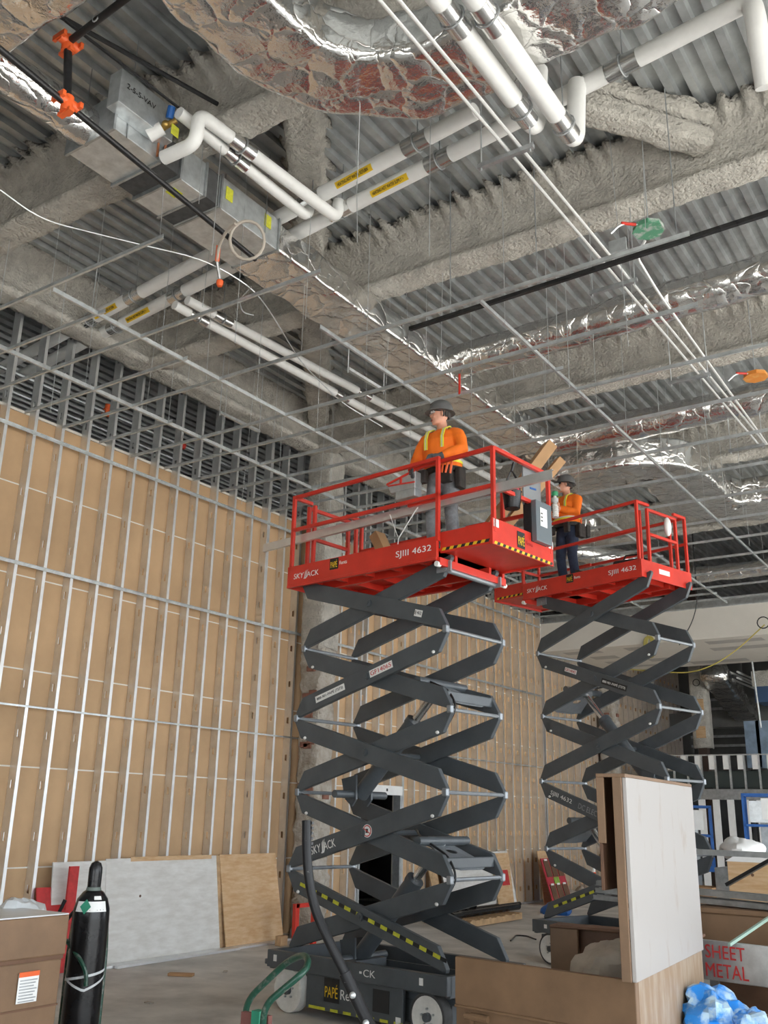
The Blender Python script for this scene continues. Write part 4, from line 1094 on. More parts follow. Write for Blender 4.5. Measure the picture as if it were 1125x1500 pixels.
    b = MB(); b.tube([H(0, .012 - .125 + .0, .11), H(0, -.07, .150), H(0, .012, .178), H(0, .09, .150), H(0, .135, .10)], .009, 8); b.build('ridge', 'hat', hat, smooth=True)
    b = MB(); b.loft([hring(.03, .081, .104, .008), hring(-.02, .080, .103, .012), hring(-.05, .06, .08, .03)], cap=True); hair = None
    b2 = MB()
    for j in range(9):
        a = PI * (.05 + .9 * j / 8); b2.ball(H(.076 * math.cos(a), .008 + .098 * math.sin(a), -.01), (.016, .018, .04), 8, 6)
    b2.build('hair', 'hair', root, smooth=True)
    # eyewear
    b = MB()
    for s in (-1, 1): b.tube([H(s * .012, -.098, .005), H(s * .035, -.100, .006), H(s * .062, -.08, .006)], [.016, .019, .014], 8)
    gl = b.build('safety_glasses', C['lens'], root, smooth=True)
    b = MB(); b.tube([H(-.08, .02, .014), H(-.07, -.07, .018), H(-.035, -.108, .022), H(0, -.108, .02), H(.035, -.108, .022), H(.07, -.07, .018), H(.08, .02, .014)], .005, 6); b.build('frame', 'black', gl, smooth=True)
    b = MB(); b.tube([H(-.028, -.094, -.084), H(0, -.1, -.082), H(.028, -.094, -.084)], .004, 6); b.build('lips', 'redjac', root, smooth=True)
    for s in (-1, 1):
        b = MB(); b.tube([H(s * .015, -.095, .034), H(s * .04, -.093, .036), H(s * .058, -.08, .03)], .005, 6); b.build('eyebrow', 'hair', root, smooth=True)
    return root


J1 = dict(scale=.965, l_elbow=(.30, -.10, 1.17), l_wrist=(.11, -.25, 1.075), r_elbow=(-.31, -.06, 1.14), r_wrist=(-.25, -.24, .97),
          l_dir=(-.8, -.55, -.15), l_palm=(0, -.3, -1), l_thumb=(-.3, -.8, .2), r_dir=(.25, -.7, -.6), r_palm=(.6, -.2, -.7), r_thumb=(.5, -.6, .4),
          l_knee=(.12, -.03, .5), l_ankle=(.13, .02, .09), r_knee=(-.12, -.04, .5), r_ankle=(-.14, .03, .09), head=(0, 0, 0), head_turn=math.radians(-48), lean=(0, -.05, 0), l_curl=.9, r_curl=1.3)
C1 = dict(shirt='hivis', legs='jeans', glove='glove', lens='clearlens',
          pouches=((.13, -.15, .14, .2, .07), (.21, -.03, .08, .24, .13), (-.14, -.15, .12, .16, .07)),
          tools=((.10, -.19, 1.0, 'orange', .02), (.14, -.19, .99, 'orange', .03), (.18, -.17, .98, 'orange', .02), (.05, -.18, 1.0, 'yellow', -.01)),
          bands=((1.045, 1.075, 'hivisyellow'), (1.075, 1.095, 'silver')))
p1 = M1 @ Vector((.80, -.24, FL1))
w1 = person('worker in orange hoodie and grey hard hat leaning on the near lift rail', p1, math.radians(0), J1, C1)
J2 = dict(scale=1.0, l_elbow=(.24, -.08, 1.14), l_wrist=(.02, -.27, 1.22), r_elbow=(-.26, -.10, 1.16), r_wrist=(.02, -.26, 1.16),
          l_dir=(-.9, -.2, .1), l_palm=(-.1, 1, 0), l_thumb=(0, -.1, 1), r_dir=(.6, -.3, .5), r_palm=(.3, -1, 0), r_thumb=(0, 0, 1),
          l_knee=(.11, -.05, .5), l_ankle=(.12, .02, .09), r_knee=(-.11, -.05, .5), r_ankle=(-.12, .03, .09), head_turn=math.radians(-44), head_nod=math.radians(-6), lean=(0, .0, 0), l_curl=1.2, r_curl=1.2)
C2 = dict(shirt='hivis', legs='navy', glove='glove', lens='lens', bare_r=True,
          pouches=((.20, .02, .10, .22, .16), (.12, -.16, .10, .16, .06), (.22, .12, .10, .2, .1), (-.16, -.12, .1, .14, .06)),
          tools=((.22, .0, 1.02, 'orange', .02), (.22, .08, 1.02, 'galv', .03)),
          bands=((1.05, 1.075, 'hivisyellow'), (1.075, 1.095, 'silver')))
P2 = at(832, 800, Y=13.2); p2 = Vector((P2.x, P2.y, FL2))
w2 = person('worker in orange shirt and navy jeans on the farther lift', p2, math.radians(-14), J2, C2)
MW2 = Matrix.Translation(p2) @ Matrix.Rotation(math.radians(-14), 4, 'Z')

# ================================================================== things on the platforms
def w1p(x, y, z): return M1 @ Vector((x, y, z))
t = thing('control_box', 'grey platform control box with red trim hung on the near rail', 'control box', w1p(.50, -.50, ZB1 + .98), RZ1)
q = MB(); q.prism([(-.17, 0, -.13), (.17, 0, -.13), (.17, 0, .06), (-.22, 0, -.02)], (0, -.06, 0), (0, .06, 0)); q.build('housing', 'galv', t, bevel=.01)
q = MB(); q.bar((-.22, -.065, -.02), (.17, -.065, .06), .015, .02); q.bar((-.2, -.065, -.04), (.17, -.065, -.07), .012, .015); q.bar((-.02, -.065, -.05), (-.02, -.065, .02), .02, .02); q.build('red_trim', 'red', t)
q = MB(); q.bb(-.1, .17, -.06, .06, -.22, -.13); q.build('lower_case', 'galv', t, bevel=.01)
t = thing('steel_stud', 'long pale steel stud resting along the near lift rail', 'steel stud', (0, 0, 0), 0)
a = at(384, 789, D=(M1 @ Vector((-1.9, -.5, 5))).dot(_f) - CAMH * _f.z); a = w1p(-1.75, -.50, ZB1 + .60); c = w1p(2.30, -.50, ZB1 + .66)
q = MB(); q.bar(a, c, .003, .092); q.bar(a + Vector((0, .02, .045)), c + Vector((0, .02, .045)), .04, .003); q.bar(a + Vector((0, .02, -.045)), c + Vector((0, .02, -.045)), .04, .003); q.build('channel', 'stud', t)
def carton(label, a, c, w, h, group=None, parts=True):
    a = Vector(a); c = Vector(c); t = thing('carton', label, 'carton', a, 0, group); L = (c - a)
    q = MB(); q.bar((0, 0, 0), L, w, h); q.build('sleeve', 'card', t, bevel=.004)
    q = MB(); q.bar(L * .6, L * .604, w + .003, h + .003); q.bar(L * .25, L * .254, w + .003, h + .003); q.build('packing_tape', 'tan', t)
    return t
ca = w1p(.70, .25, FL1 + .06); cb = at(806, 652, Y=9.75)
carton('long cardboard carton leaning out over the near lift front rail', ca, cb, .15, .13, 'long cartons on the near lift')
carton('second cardboard carton bundled under the first one', ca + Vector((.06, .12, -.01)), cb + Vector((.08, .10, -.18)), .12, .10, 'long cartons on the near lift')
carton('short open cardboard carton tilted at the rear of the near lift', w1p(-.28, .30, FL1 + .02), w1p(-.62, .30, FL1 + .62), .17, .12)
t = thing('bucket', 'small black bucket with red cloth hung from the front rail', 'bucket', w1p(1.58, -.10, ZB1 + .55))
q = MB(); q.lathe([(.075, 0), (.08, .004), (.098, .17), (.104, .18), (.095, .18), (.075, .01)]); q.build('pail', 'blackpaint', t, smooth=True)
q = MB(); q.ball((0, 0, .19), (.095, .09, .05)); q.build('red_cloth', 'redjac', t, smooth=True)
q = MB(); q.tube([(-.09, 0, .18), (-.05, 0, .33), (0, 0, .42), (.05, 0, .33), (.09, 0, .18)], .012, 6); q.bar((0, 0, .40), (.03, 0, .50), .03, .015); q.build('strap', 'black', t, smooth=True)
t = thing('document_box', 'dark grey metal box with a white notice on the front rail', 'box', w1p(1.66, .13, ZB1 + .25), RZ1)
q = MB(); q.bb(0, .06, 0, .30, 0, .44); q.build('lid', mat('steelgrey', (.16, .19, .21), .4, .3), t, bevel=.006)
q = MB(); q.bb(-.10, -.002, 0, .28, .0, .43); q.build('case', 'black', t, bevel=.006)
plate('notice', (.06, .07, .17), (0, 1, 0), (0, 0, 1), .13, .2, 'white', t)
for k in range(3): plate('printed_line', (.064, .08, .30 - .04 * k), (0, 1, 0), (0, 0, 1), .03, .012, 'black', t)
t = thing('electrical_panel', 'flat grey panel with blue marking hung inside the front rail', 'panel', w1p(1.56, .12, ZB1 + .66), RZ1)
q = MB(); q.bb(0, .02, 0, .34, 0, .48); q.build('sheet', mat('panelgrey', (.25, .27, .28), .5, .2), t, bevel=.004)
plate('blue_mark', (.02, .12, .20), (0, 1, .1), (0, 0, 1), .12, .02, 'blue', t)
t = thing('lanyard', 'thin pale cords tied to the near lift rail', 'cord', w1p(.42, -.54, ZB1 + .62), 0)
q = MB(); q.tube([(.25, 0, .02), (.02, 0, -.28), (.0, 0, -.42)], .006, 6); q.tube([(-.1, 0, 0), (-.02, 0, -.2), (.01, 0, -.27)], .004, 6); q.build('cord', 'white', t, smooth=True)
q = MB(); q.bb(-.06, .06, -.03, .03, -.52, -.40); q.build('red_clip', 'redjac', t, bevel=.01)
# second lift
t = thing('ribbed_bottle', 'white ribbed bottle with green cap held by the farther worker', 'bottle', MW2 @ Vector((.07, -.37, 1.03)))
q = MB(); pr = []
for k in range(14): pr += [(.043 if k % 2 else .052, .0 + k * .016)]
pr = [(.03, -.004)] + pr + [(.03, .24), (.028, .30)]
q.lathe(pr); q.build('body', 'white', t, smooth=True)
q = MB(); q.lathe([(.03, .23), (.05, .245), (.052, .30), (.03, .31)]); q.build('shoulder', 'plasticclear', t, smooth=True)
q = MB(); q.lathe([(.046, .34), (.05, .35), (.05, .40), (.04, .41)]); q.build('cap', mat('capgreen', (.05, .35, .16), .4), t, smooth=True)
q = MB(); q.cyl((0, 0, .29), (0, 0, .35), .025, 10); q.build('neck', 'white', t, smooth=True)
def w2p(x, y, z): return M2 @ Vector((x, y, z))
t = thing('tool_bag', 'black tool bag with a turquoise bottle on the farther lift', 'bag', w2p(-.55, .2, FL2))
q = MB(); q.bb(-.26, .26, -.15, .15, 0, .24); q.build('bag_body', 'black', t, bevel=.05)
q = MB(); q.tube([(-.15, 0, .23), (-.1, 0, .32), (.1, 0, .32), (.15, 0, .23)], .014, 6); q.build('bag_handle', 'black', t, smooth=True)
q = MB(); q.lathe([(.045, 0), (.045, .09), (.03, .1)], (.08, .1, .24)); q.build('turquoise_bottle', mat('turq', (.02, .40, .45), .4), t, smooth=True)
q = MB(); q.bar(w2p(.35, .35, FL2 + .22), w2p(-.25, .45, FL2 + .02), .05, .03)
tag(q.build('black_bar', 'black'), 'black bar lying across the farther lift deck', 'bar')
t = thing('jacket', 'pale cloth hung on the end rail of the farther lift', 'cloth', w2p(-1.1, .1, ZB2 + .78))
q = MB(); q.ball((0, 0, 0), (.05, .07, .14)); q.build('cloth', 'white', t, smooth=True)
# ================================================================== things on the floor
# ---- big tan job box with upright lid (right foreground)
ZT = 1.07
A_, B_, C_ = at(668, 1400, Z=ZT), at(932, 1437, Z=ZT), at(1028, 1390, Z=ZT)
W_, D_ = (B_ - A_).length, (C_ - B_).length
ra = math.atan2((C_ - B_).y, (C_ - B_).x) - PI / 2          # the box sides
rf_ = math.atan2((B_ - A_).y, (B_ - A_).x) - ra              # the front doors stand slightly ajar
jb = thing('job_box', 'open tan steel job box with its lid standing upright', 'job box', (B_.x, B_.y, 0), ra)
from mathutils import Matrix as _M
MJ = _M.Translation(Vector((B_.x, B_.y, 0))) @ _M.Rotation(ra, 4, 'Z')
bk = MJ.inverted() @ at(813, 1352, Y=C_.y); BX, BT = bk.x, bk.z
def jp(nm, x0, x1, y0, y1, z0, z1, m='tan', bev=.006, par=None):
    q = MB(); q.bb(x0, x1, y0, y1, z0, z1); o = q.build(nm, m, par or jb, bevel=bev)
    if nm.startswith('front') or nm == 'hinge': o.rotation_euler = (0, 0, rf_)
    return o
jp('front_top_panel', -W_, 0, -.012, .03, ZT - .27, ZT)
fl_ = jp('front_lower_panel', -W_, 0, .0, .035, .12, ZT - .275)
jp('front_lip', -W_, 0, -.02, .0, ZT - .285, ZT - .268)
jp('side_panel', -.03, 0, .035, D_, .12, ZT - .0, 'tanworn')
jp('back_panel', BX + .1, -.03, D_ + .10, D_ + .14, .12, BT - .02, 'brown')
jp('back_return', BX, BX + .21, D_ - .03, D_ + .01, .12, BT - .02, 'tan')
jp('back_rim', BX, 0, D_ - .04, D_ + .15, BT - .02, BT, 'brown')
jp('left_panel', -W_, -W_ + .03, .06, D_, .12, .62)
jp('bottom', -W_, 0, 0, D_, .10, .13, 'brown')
for x in (-W_ + .1, -.15):
    for y in (.1, D_ - .2): jp('skid', x - .05, x + .05, y, y + .1, 0, .1, 'brown')
for x in (-W_ + .16, -.18):
    h = jp('hinge', x - .04, x + .09, -.03, .0, ZT - .34, ZT - .30, 'tan', .004)
    q = MB(); q.cyl((x - .07, -.03, ZT - .32), (x + .10, -.03, ZT - .32), .018, 10); q.build('hinge_pin', 'tan', h, smooth=True)
    q = MB(); q.bar((x - .02, -.03, ZT - .33), (x - .02, -.03, ZT - .52), .03, .015); q.build('hinge_strap', 'tan', h)
lidh = 1.06
lid = jp('lid', -.012, .012, -.03, D_ + .0, ZT - .005, ZT + lidh, 'tanglare', .003)
jp('lid_edge', -.065, -.012, -.05, -.03, ZT - .005, ZT + lidh, 'tan', .003, lid)
jp('lid_top', -.16, .012, -.05, D_, ZT + lidh, ZT + lidh + .02, 'tan', .003, lid)
jp('lid_return', -.16, -.115, -.05, -.03, ZT + lidh - .36, ZT + lidh, 'tan', .003, lid)
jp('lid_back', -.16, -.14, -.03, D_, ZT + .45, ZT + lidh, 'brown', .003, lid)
q = MB()
for k in range(10): pass
def crumple(nm, label, c, r, m, cat, par=None, amp=.35, seed=0, sq=1.):
    b = MB(); b.ball((0, 0, 0), r, 26, 18)
    for v_ in b.v:
        k = 1 + amp * noise.noise(v_ * (2.2 / max(r) * .6) + Vector((seed, 0, 0))) + amp * .6 * abs(noise.noise(v_ * (6 / max(r) * .5) + Vector((0, seed, 0))))
        v_ *= k
    o = b.build(nm, m, par, smooth=True, sharp=25); o.location = c
    if par is None: tag(o, label, cat)
    return o
crumple('plastic_sheet', 'crumpled dusty plastic sheeting inside the open job box', MJ @ Vector((-.42, 1.0, .93)), (.22, .33, .22), mat('dusty', (.42, .36, .29), .7, var=.15), 'plastic sheet', seed=4)
q = MB(); q.cyl(MJ @ Vector((-.16, .55, .75)), MJ @ Vector((-.15, .56, 1.12)), .022, 10); tag(q.build('hammer_handle', 'black', None, smooth=True), 'black tool handle standing in the open job box', 'tool handle')
q = MB(); q.box(MJ @ Vector((-.06, .50, 1.02)), (.07, .05, .04)); tag(q.build('yellow_block', 'yellow', None, bevel=.006), 'small yellow block in the job box corner', 'block')
for k, (a, c) in enumerate((((-.75, 1.1, .8), (-.45, 1.5, .99)), ((-.6, .8, .78), (-.3, 1.45, .98)))):
    q = MB(); q.bar(MJ @ Vector(a), MJ @ Vector(c), .09, .03); tag(q.build('timber_offcut', 'wood'), ('left' if k == 0 else 'right') + ' timber offcut propped inside the open job box', 'timber', 'offcuts in the job box')

# ---- tan job box at the left edge
lb = thing('job_box', 'closed tan job box at the left edge with a warning label', 'job box', (-4.83, 3.9, 0), 0)
def lp(nm, x0, x1, y0, y1, z0, z1, m='tan', bev=.008):
    q = MB(); q.bb(x0, x1, y0, y1, z0, z1); return q.build(nm, m, lb, bevel=bev)
lp('body', -.9, 0, -1.6, 0, .10, 1.08); lp('lid', -.91, .012, -1.61, .012, 1.10, 1.31, 'tan'); lp('lid_top', -.905, .008, -1.605, .008, 1.311, 1.318, 'plasticclear', 0)
lp('seam', -.9, .004, -1.6, .004, 1.08, 1.10, 'brown', 0)
lp('grip_shade', -.01, .002, -1.3, -.12, .66, .74, 'brown', 0); lp('grip_lip', -.005, .02, -1.3, -.12, .635, .66, 'tanworn', .004); lp('lower_band', -.005, .006, -1.6, 0, .84, .85, 'brown', 0)  # flush brown strip paints the shade of the grip recess
for y in (-1.5, -.15): lp('skid', -.85, -.05, y, y + .1, 0, .1, 'brown', 0)
plate('warning_label', (.004, -.28, .88), (0, 1, 0), (0, 0, 1), .13, .15, 'white', lb, off=.003)
plate('label_header', (.004, -.28, 1.01), (0, 1, 0), (0, 0, 1), .13, .025, 'orange', lb, off=.006)
for k in range(8): plate('printed_line', (.004, -.27, .99 - k * .015), (0, 1, 0), (0, 0, 1), .11 - (k % 3) * .01, .006, 'galvdark', lb, off=.0065)
crumple('plastic_wrap', 'clear plastic wrap bunched behind the closed job box', (-5.35, 3.95, 1.22), (.16, .16, .16), 'plasticclear', 'plastic wrap', seed=2)
q = MB(); q.bb(-.04, .04, -.04, .04, 0, 1.42); o = q.build('orange_post', 'orange'); o.location = (-6.2, 3.6, 0); tag(o, 'orange post peeking over the job box at the left edge', 'post')

# ---- gas cylinder with its green cart
cy = at(127, 1400, D=6.0); gc = thing('gas_cylinder', 'black compressed gas cylinder strapped to a green cart', 'gas cylinder', (cy.x, cy.y, 0))
q = MB(); q.lathe([(.105, .0), (.115, .01), (.115, 1.22), (.112, 1.285), (.095, 1.345), (.065, 1.385), (.05, 1.395)], seg=32); q.build('cylinder_body', 'blackpaint', gc, smooth=True)
q = MB(); q.lathe([(.045, 1.38), (.048, 1.40), (.043, 1.415)], seg=24); q.build('neck_ring', mat('greyring', (.12, .15, .13), .5), gc, smooth=True)
q = MB(); q.lathe([(.042, 1.40), (.043, 1.50), (.042, 1.53), (.03, 1.56), (.008, 1.572)], seg=24); q.build('valve_cap', 'blackpaint', gc, smooth=True)
vd = Vector((-cy.x, -cy.y, 0)).normalized(); va = math.atan2(vd.y, vd.x)
q = MB()
def band(q, r0, z0, r1, z1, a0, a1, n=12):
    for k in range(n):
        t0 = a0 + (a1 - a0) * k / n; t1 = a0 + (a1 - a0) * (k + 1) / n
        q.quad((r0 * math.cos(t0), r0 * math.sin(t0), z0), (r0 * math.cos(t1), r0 * math.sin(t1), z0), (r1 * math.cos(t1), r1 * math.sin(t1), z1), (r1 * math.cos(t0), r1 * math.sin(t0), z1))
band(q, .1145, 1.275, .1, 1.335, va - 1.0, va + .9); q.build('label_band', 'white', gc, fix=False)
a_ = va - .35; e_ = Vector((math.cos(a_), math.sin(a_), 0)); tn = Vector((-math.sin(a_), math.cos(a_), 0)); cc = e_ * .110 + Vector((0, 0, 1.305)); up_ = (Vector((0, 0, 1)) - e_ * .35).normalized()
q = MB(); nn_ = tn.cross(up_); q.prism([cc + tn * .035, cc + up_ * .045, cc - tn * .035, cc - up_ * .045], (0, 0, 0), nn_ * .004); q.build('hazard_diamond', 'greenlabel', gc)
q = MB(); band(q, .098, 1.345, .086, 1.366, va + .1, va + .6); q.build('small_label', 'white', gc, fix=False)
for k in range(2):
    q = MB(); band(q, .1175, .90 - .03 * k, .1175, .915 - .03 * k, va - 1.6, va + 1.7, 20)
    for v_ in q.v:
        ang = math.atan2(v_.y, v_.x) - va; v_.z += (-.05 + .05 * abs(ang)) if k else .02 * ang
    q.build('strap', 'plasticclear', gc, fix=False)
ct = thing('cylinder_cart', 'green tube cart behind the black gas cylinder', 'cart', (cy.x, cy.y, 0))
for s_ in (-1, 1):
    q = MB(); tq = Vector((-math.sin(va), math.cos(va), 0)); dq = Vector((math.cos(va), math.sin(va), 0))
    q.tube(bend([-dq * .18 + tq * s_ * .115 + Vector((0, 0, .05)), -dq * .18 + tq * s_ * .115 + Vector((0, 0, 1.0)), -dq * .30 + tq * s_ * .10 + Vector((0, 0, 1.22))], .08), .016, 8); q.build('frame_tube', 'green', ct, smooth=True)
q = MB(); q.tube(bend([-dq * .02 - tq * .135 + Vector((0, 0, 1.10)), dq * .138 - tq * .03 + Vector((0, 0, 1.0)), dq * .146 + tq * .01 + Vector((0, 0, .93)), dq * .146 + tq * .012 + Vector((0, 0, .86))], .06), .013, 8); q.build('chain_arm', 'green', ct, smooth=True)
q = MB(); q.box((0, 0, -.0 + .02), (.36, .36, .012)); q.build('toe_plate', 'green', ct)
q = MB(); q.tube([-tq * .15 - dq * .1 + Vector((0, 0, 1.16)), -tq * .2 - dq * .1 + Vector((0, 0, 1.25)), -tq * .17 - dq * .1 + Vector((0, 0, 1.33))], .014, 6); q.tube([-tq * .17 - dq * .08 + Vector((0, 0, 1.18)), -tq * .08 + Vector((0, 0, 1.30))], .012, 6); q.build('hook', 'black', ct, smooth=True)

# ---- green hand truck
ht = thing('hand_truck', 'green tube hand truck with a worn loop handle', 'hand truck')
DL, DR = 4.95, 4.55
L_ = [at(358, 1505, D=DL), at(361, 1473, D=DL), at(370, 1457, D=DL), at(418, 1411, D=DL - .05), at(434, 1402, D=DL - .12), at(446, 1399, D=DL - .2), at(452, 1407, D=DR + .12), at(449, 1419, D=DR + .05), at(438, 1430, D=DR), at(395, 1466, D=DR), at(387, 1481, D=DR), at(385, 1505, D=DR)]
l0 = Vector((L_[0].x - .03, L_[0].y - .02, .06)); l1 = Vector((L_[-1].x - .03, L_[-1].y - .02, .06))
q = MB(); q.tube(bend([l0] + L_ + [l1], .05, 3), .0165, 12); q.build('frame', 'green', ht, smooth=True)
for z in (.75, .45, .15):
    q = MB(); a = l0.lerp(L_[0], z / L_[0].z); c = l1.lerp(L_[-1], z / L_[-1].z); q.bar(a, c, .03, .02); q.build('crossbar', 'green', ht)
m_ = (l0 + l1) / 2; q = MB(); q.bb(m_.x - .22, m_.x + .22, m_.y - .35, m_.y, .02, .035); q.build('toe_plate', 'green', ht)
for p in (l0, l1):
    q = MB(); d_ = (l1 - l0).normalized(); c = p + Vector((0, .12, .07)); q.tube([c - d_ * .03, c + d_ * .03], .13, 20); w = q.build('wheel', 'rubber', ht, smooth=True)
q = MB(); q.box(L_[-1].lerp(L_[0], .25) + Vector((0, 0, .03)), (.05, .05, .09)); q.build('plastic_clip', 'greenlabel', ht)
q = MB(); q.box(L_[0].lerp(L_[-1], .5) + Vector((0, .02, -.0)), (.18, .03, .12)); q.build('rusty_plate', mat('rust', (.16, .06, .05), .8, var=.2), ht)

# ---- black bent pipe in front of the near lift
bp = thing('bent_pipe', 'bent black steel pipe standing in front of the near lift', 'pipe')
px_ = [(449, 1202), (449, 1245), (452, 1290), (462, 1335), (480, 1375), (505, 1425), (530, 1480), (548, 1515)]
pts = [at(x, y, D=4.3 - .05 * i) for i, (x, y) in enumerate(px_)]
dn = (pts[-1] - pts[-2]).normalized(); k_ = pts[-1].z / -dn.z; pts.append(pts[-1] + dn * k_)
q = MB(); q.tube(bend(pts[:6], .1), .021, 14); q.build('upper_pipe', 'blackworn', bp, smooth=True)
q = MB(); q.tube(pts[5:], .027, 14); q.build('sleeve_pipe', 'blackworn', bp, smooth=True)
for f_ in (.35, .8):
    c = pts[5].lerp(pts[7], f_) + Vector((.01, -.03, 0)); q = MB(); q.ball(c, .014); q.build('bolt', 'galv', bp, smooth=True)
q = MB()
for k in range(5): q.box(pts[0] + CR * .024 + Vector((0, 0, -.01 - .022 * k)), (.014, .014, .012))
q.build('ratchet_teeth', 'black', bp)


# ---- sheets leaning on the stud wall
def leaning(name, label, y0, y1, xb, zt, m, th=.018, xt=WX + WD + .02, y0t=None, y1t=None, group='sheets leaning on the stud wall', cat='board', holes=()):
    t = thing(name, label, cat, (xb, y0, 0), 0, group); b = MB()
    poly = [(0, 0, 0), (0, y1 - y0, 0), (xt - xb, (y1t or y1) - y0, zt), (xt - xb, (y0t or y0) - y0, zt)]
    n = Vector((zt, 0, xb - xt)).normalized(); b.prism([Vector(p) for p in poly], (0, 0, 0), n * th); b.build('sheet', m, t)
    for (fy, fz, r) in holes:
        p = Vector(((xt - xb) * fz, (y1 - y0) * fy, zt * fz)) + n * (th + .001); q = MB(); q.prism([p + Vector((0, math.cos(a) * r, math.sin(a) * r)) for a in [2 * PI * i / 12 for i in range(12)]], (0, 0, 0), n * .002); q.build('knot_hole', 'brown', t)
    return t, n
leaning('plywood_sheet', 'whitewashed plywood sheet with a knot hole leaning on studs', 8.98, 11.05, -10.28, 1.26, 'plywhite', holes=((.28, .62, .018),))
leaning('plywood_sheet', 'thin plywood sheet just behind the whitewashed one', 9.4, 10.95, -10.33, 1.275, 'ply')
leaning('plywood_sheet', 'orange toned plywood sheet beside the column', 11.12, 12.40, -10.22, 1.27, 'ply')
leaning('plywood_sheet', 'edge of a plywood sheet behind the orange one', 11.04, 12.3, -10.29, 1.26, 'wood')
t, n = leaning('painted_board', 'pale board with a red stripe behind the gas cylinder', 8.15, 9.2, -10.34, 1.24, 'plywhite')
q = MB(); q.bb(.06, .09, .10, .24, .7, 1.2); q.build('red_stripe', 'redpaint', t)
leaning('painted_board', 'square red board leaning behind the gas cylinder', 7.95, 8.75, -10.22, .95, 'redpaint')
for k, (y0, y1, x0) in enumerate(((8.3, 12.3, -10.05), (8.6, 12.6, -10.13), (8.9, 11.2, -9.98))):
    q = MB(); q.bar((x0, y0, .02), (x0 - .06, y1, .02), .06, .03)
    tag(q.build('steel_stud', 'stud'), ('outer', 'inner', 'short')[k] + ' loose steel stud lying along the foot of the wall', 'steel stud', 'loose studs on the floor')
rf = thing('red_stand', 'small red steel frame standing at the column base', 'frame', at(445, 1386, Z=0))
for dy in (-.22, .22):
    q = MB(); q.box((0, dy, .30), (.06, .09, .60)); q.build('leg', 'red', rf, bevel=.004)
q = MB(); q.box((0, 0, .57), (.06, .5, .06)); q.build('top_bar', 'red', rf, bevel=.004)
q = MB(); q.box((0, 0, 0), (.12, .16, .14)); o = q.build('wood_block', 'wood', None, bevel=.01); o.location = at(412, 1378, Z=.07); tag(o, 'small wood block beside the red frame', 'wood block')
# boards farther along the wall
tz = at(742, 1247, X=-10.42)
leaning('wallboard', 'big white wallboard leaning beyond the near lift', 17.3, 20.1, -10.05, tz.z, 'plywhite', xt=-10.42, y0t=17.3, y1t=tz.y)
t, n = leaning('wallboard', 'plywood strip with a red patch over the white wallboard', 19.15, 19.85, -9.99, tz.z - .03, 'ply', xt=-10.36, y0t=19.45, y1t=20.3, th=.012)
q = MB(); p = Vector((-.15, .42, tz.z * .42)); q.prism([p, p + Vector((0, .34, 0)), p + Vector((-.1, .42, .3)), p + Vector((-.1, .07, .3))], n * .02, n * .024); q.build('red_patch', 'redpaint', t)
leaning('timber_stack_board', 'dark edged plank behind the white wallboard', 17.0, 17.3, -10.2, tz.z - .1, 'wood')
sb = at(780, 1247, X=-10.42)
leaning('plywood_sheet', 'narrow weathered plywood sheet behind the tile samples', 21.55, 22.5, -10.1, sb.z, 'ply', xt=-10.42, y0t=21.9, y1t=22.9)
st_, n = leaning('sample_board', 'pink board with dark tile samples at the wall', 21.3, 22.35, -9.75, 1.0, 'redjac', xt=-10.05, cat='sample board', group=None)
for i in range(3):
    for j in range(2):
        q = MB(); z0 = .08 + j * .52; p = Vector((-.30 * z0, .07 + .33 * i, z0)); q.prism([p, p + Vector((0, .27, 0)), p + Vector((-.11, .27, .36)), p + Vector((-.11, 0, .36))], n * .02, n * .035)
        q.build('tile', 'brown', st_)
        q = MB(); q.prism([p + Vector((-.105, .05, .34)), p + Vector((-.105, .2, .34)), p + Vector((-.115, .2, .38)), p + Vector((-.115, .05, .38))], n * .036, n * .04); q.build('label', 'white', st_)
q = MB(); p = Vector((-.13, .36, .45)); q.prism([p, p + Vector((0, .28, 0)), p + Vector((-.04, .28, .14)), p + Vector((-.04, 0, .14))], n * .02, n * .03); q.build('green_sample', mat('limegreen', (.25, .40, .06), .7, var=.3, vscale=20), st_)
# ---- pallet with black pipes
pa = thing('pallet', 'wooden pallet on the floor carrying black pipes', 'pallet', (-9.45, 17.1, 0))
for k in range(7):
    q = MB(); q.box((0, -.95 + k * .315, .125), (1.0, .12, .02)); q.build('deck_board', 'wood', pa)
for x in (-.46, 0, .46):
    q = MB(); q.box((x, 0, .065), (.05, 2.05, .1)); q.build('stringer', 'wood', pa)
for k, (dx, z, y0, y1, r, lab) in enumerate(((.22, .20, -1.0, 1.4, .06, 'black plastic pipe at the pallet front'), (.02, .21, -1.1, .9, .06, 'black plastic pipe in the middle of the pallet'), (-.15, .18, -.7, 2.2, .045, 'long thin black pipe at the back of the pallet'), (.10, .32, -.5, -.25, .09, 'short fat black pipe coupling on top of the pallet pipes'), (.30, .20, -1.35, -1.05, .06, 'short black pipe stub overhanging the pallet'))):
    q = MB(); rr_ = [[Vector((-9.45 + dx + r_ * math.cos(a), 17.1 + yy, z + r_ * math.sin(a))) for a in [2 * PI * i / 16 for i in range(16)]] for r_, yy in ((r * .85, y0 + .02), (r, y0), (r, y1), (r * .85, y1), (r * .85, y0 + .05))]
    q.loft(rr_, cap=False); tag(q.build('black_pipe', 'blackpaint', None, smooth=True, fix=False), lab, 'pipe', 'black pipes on the pallet')
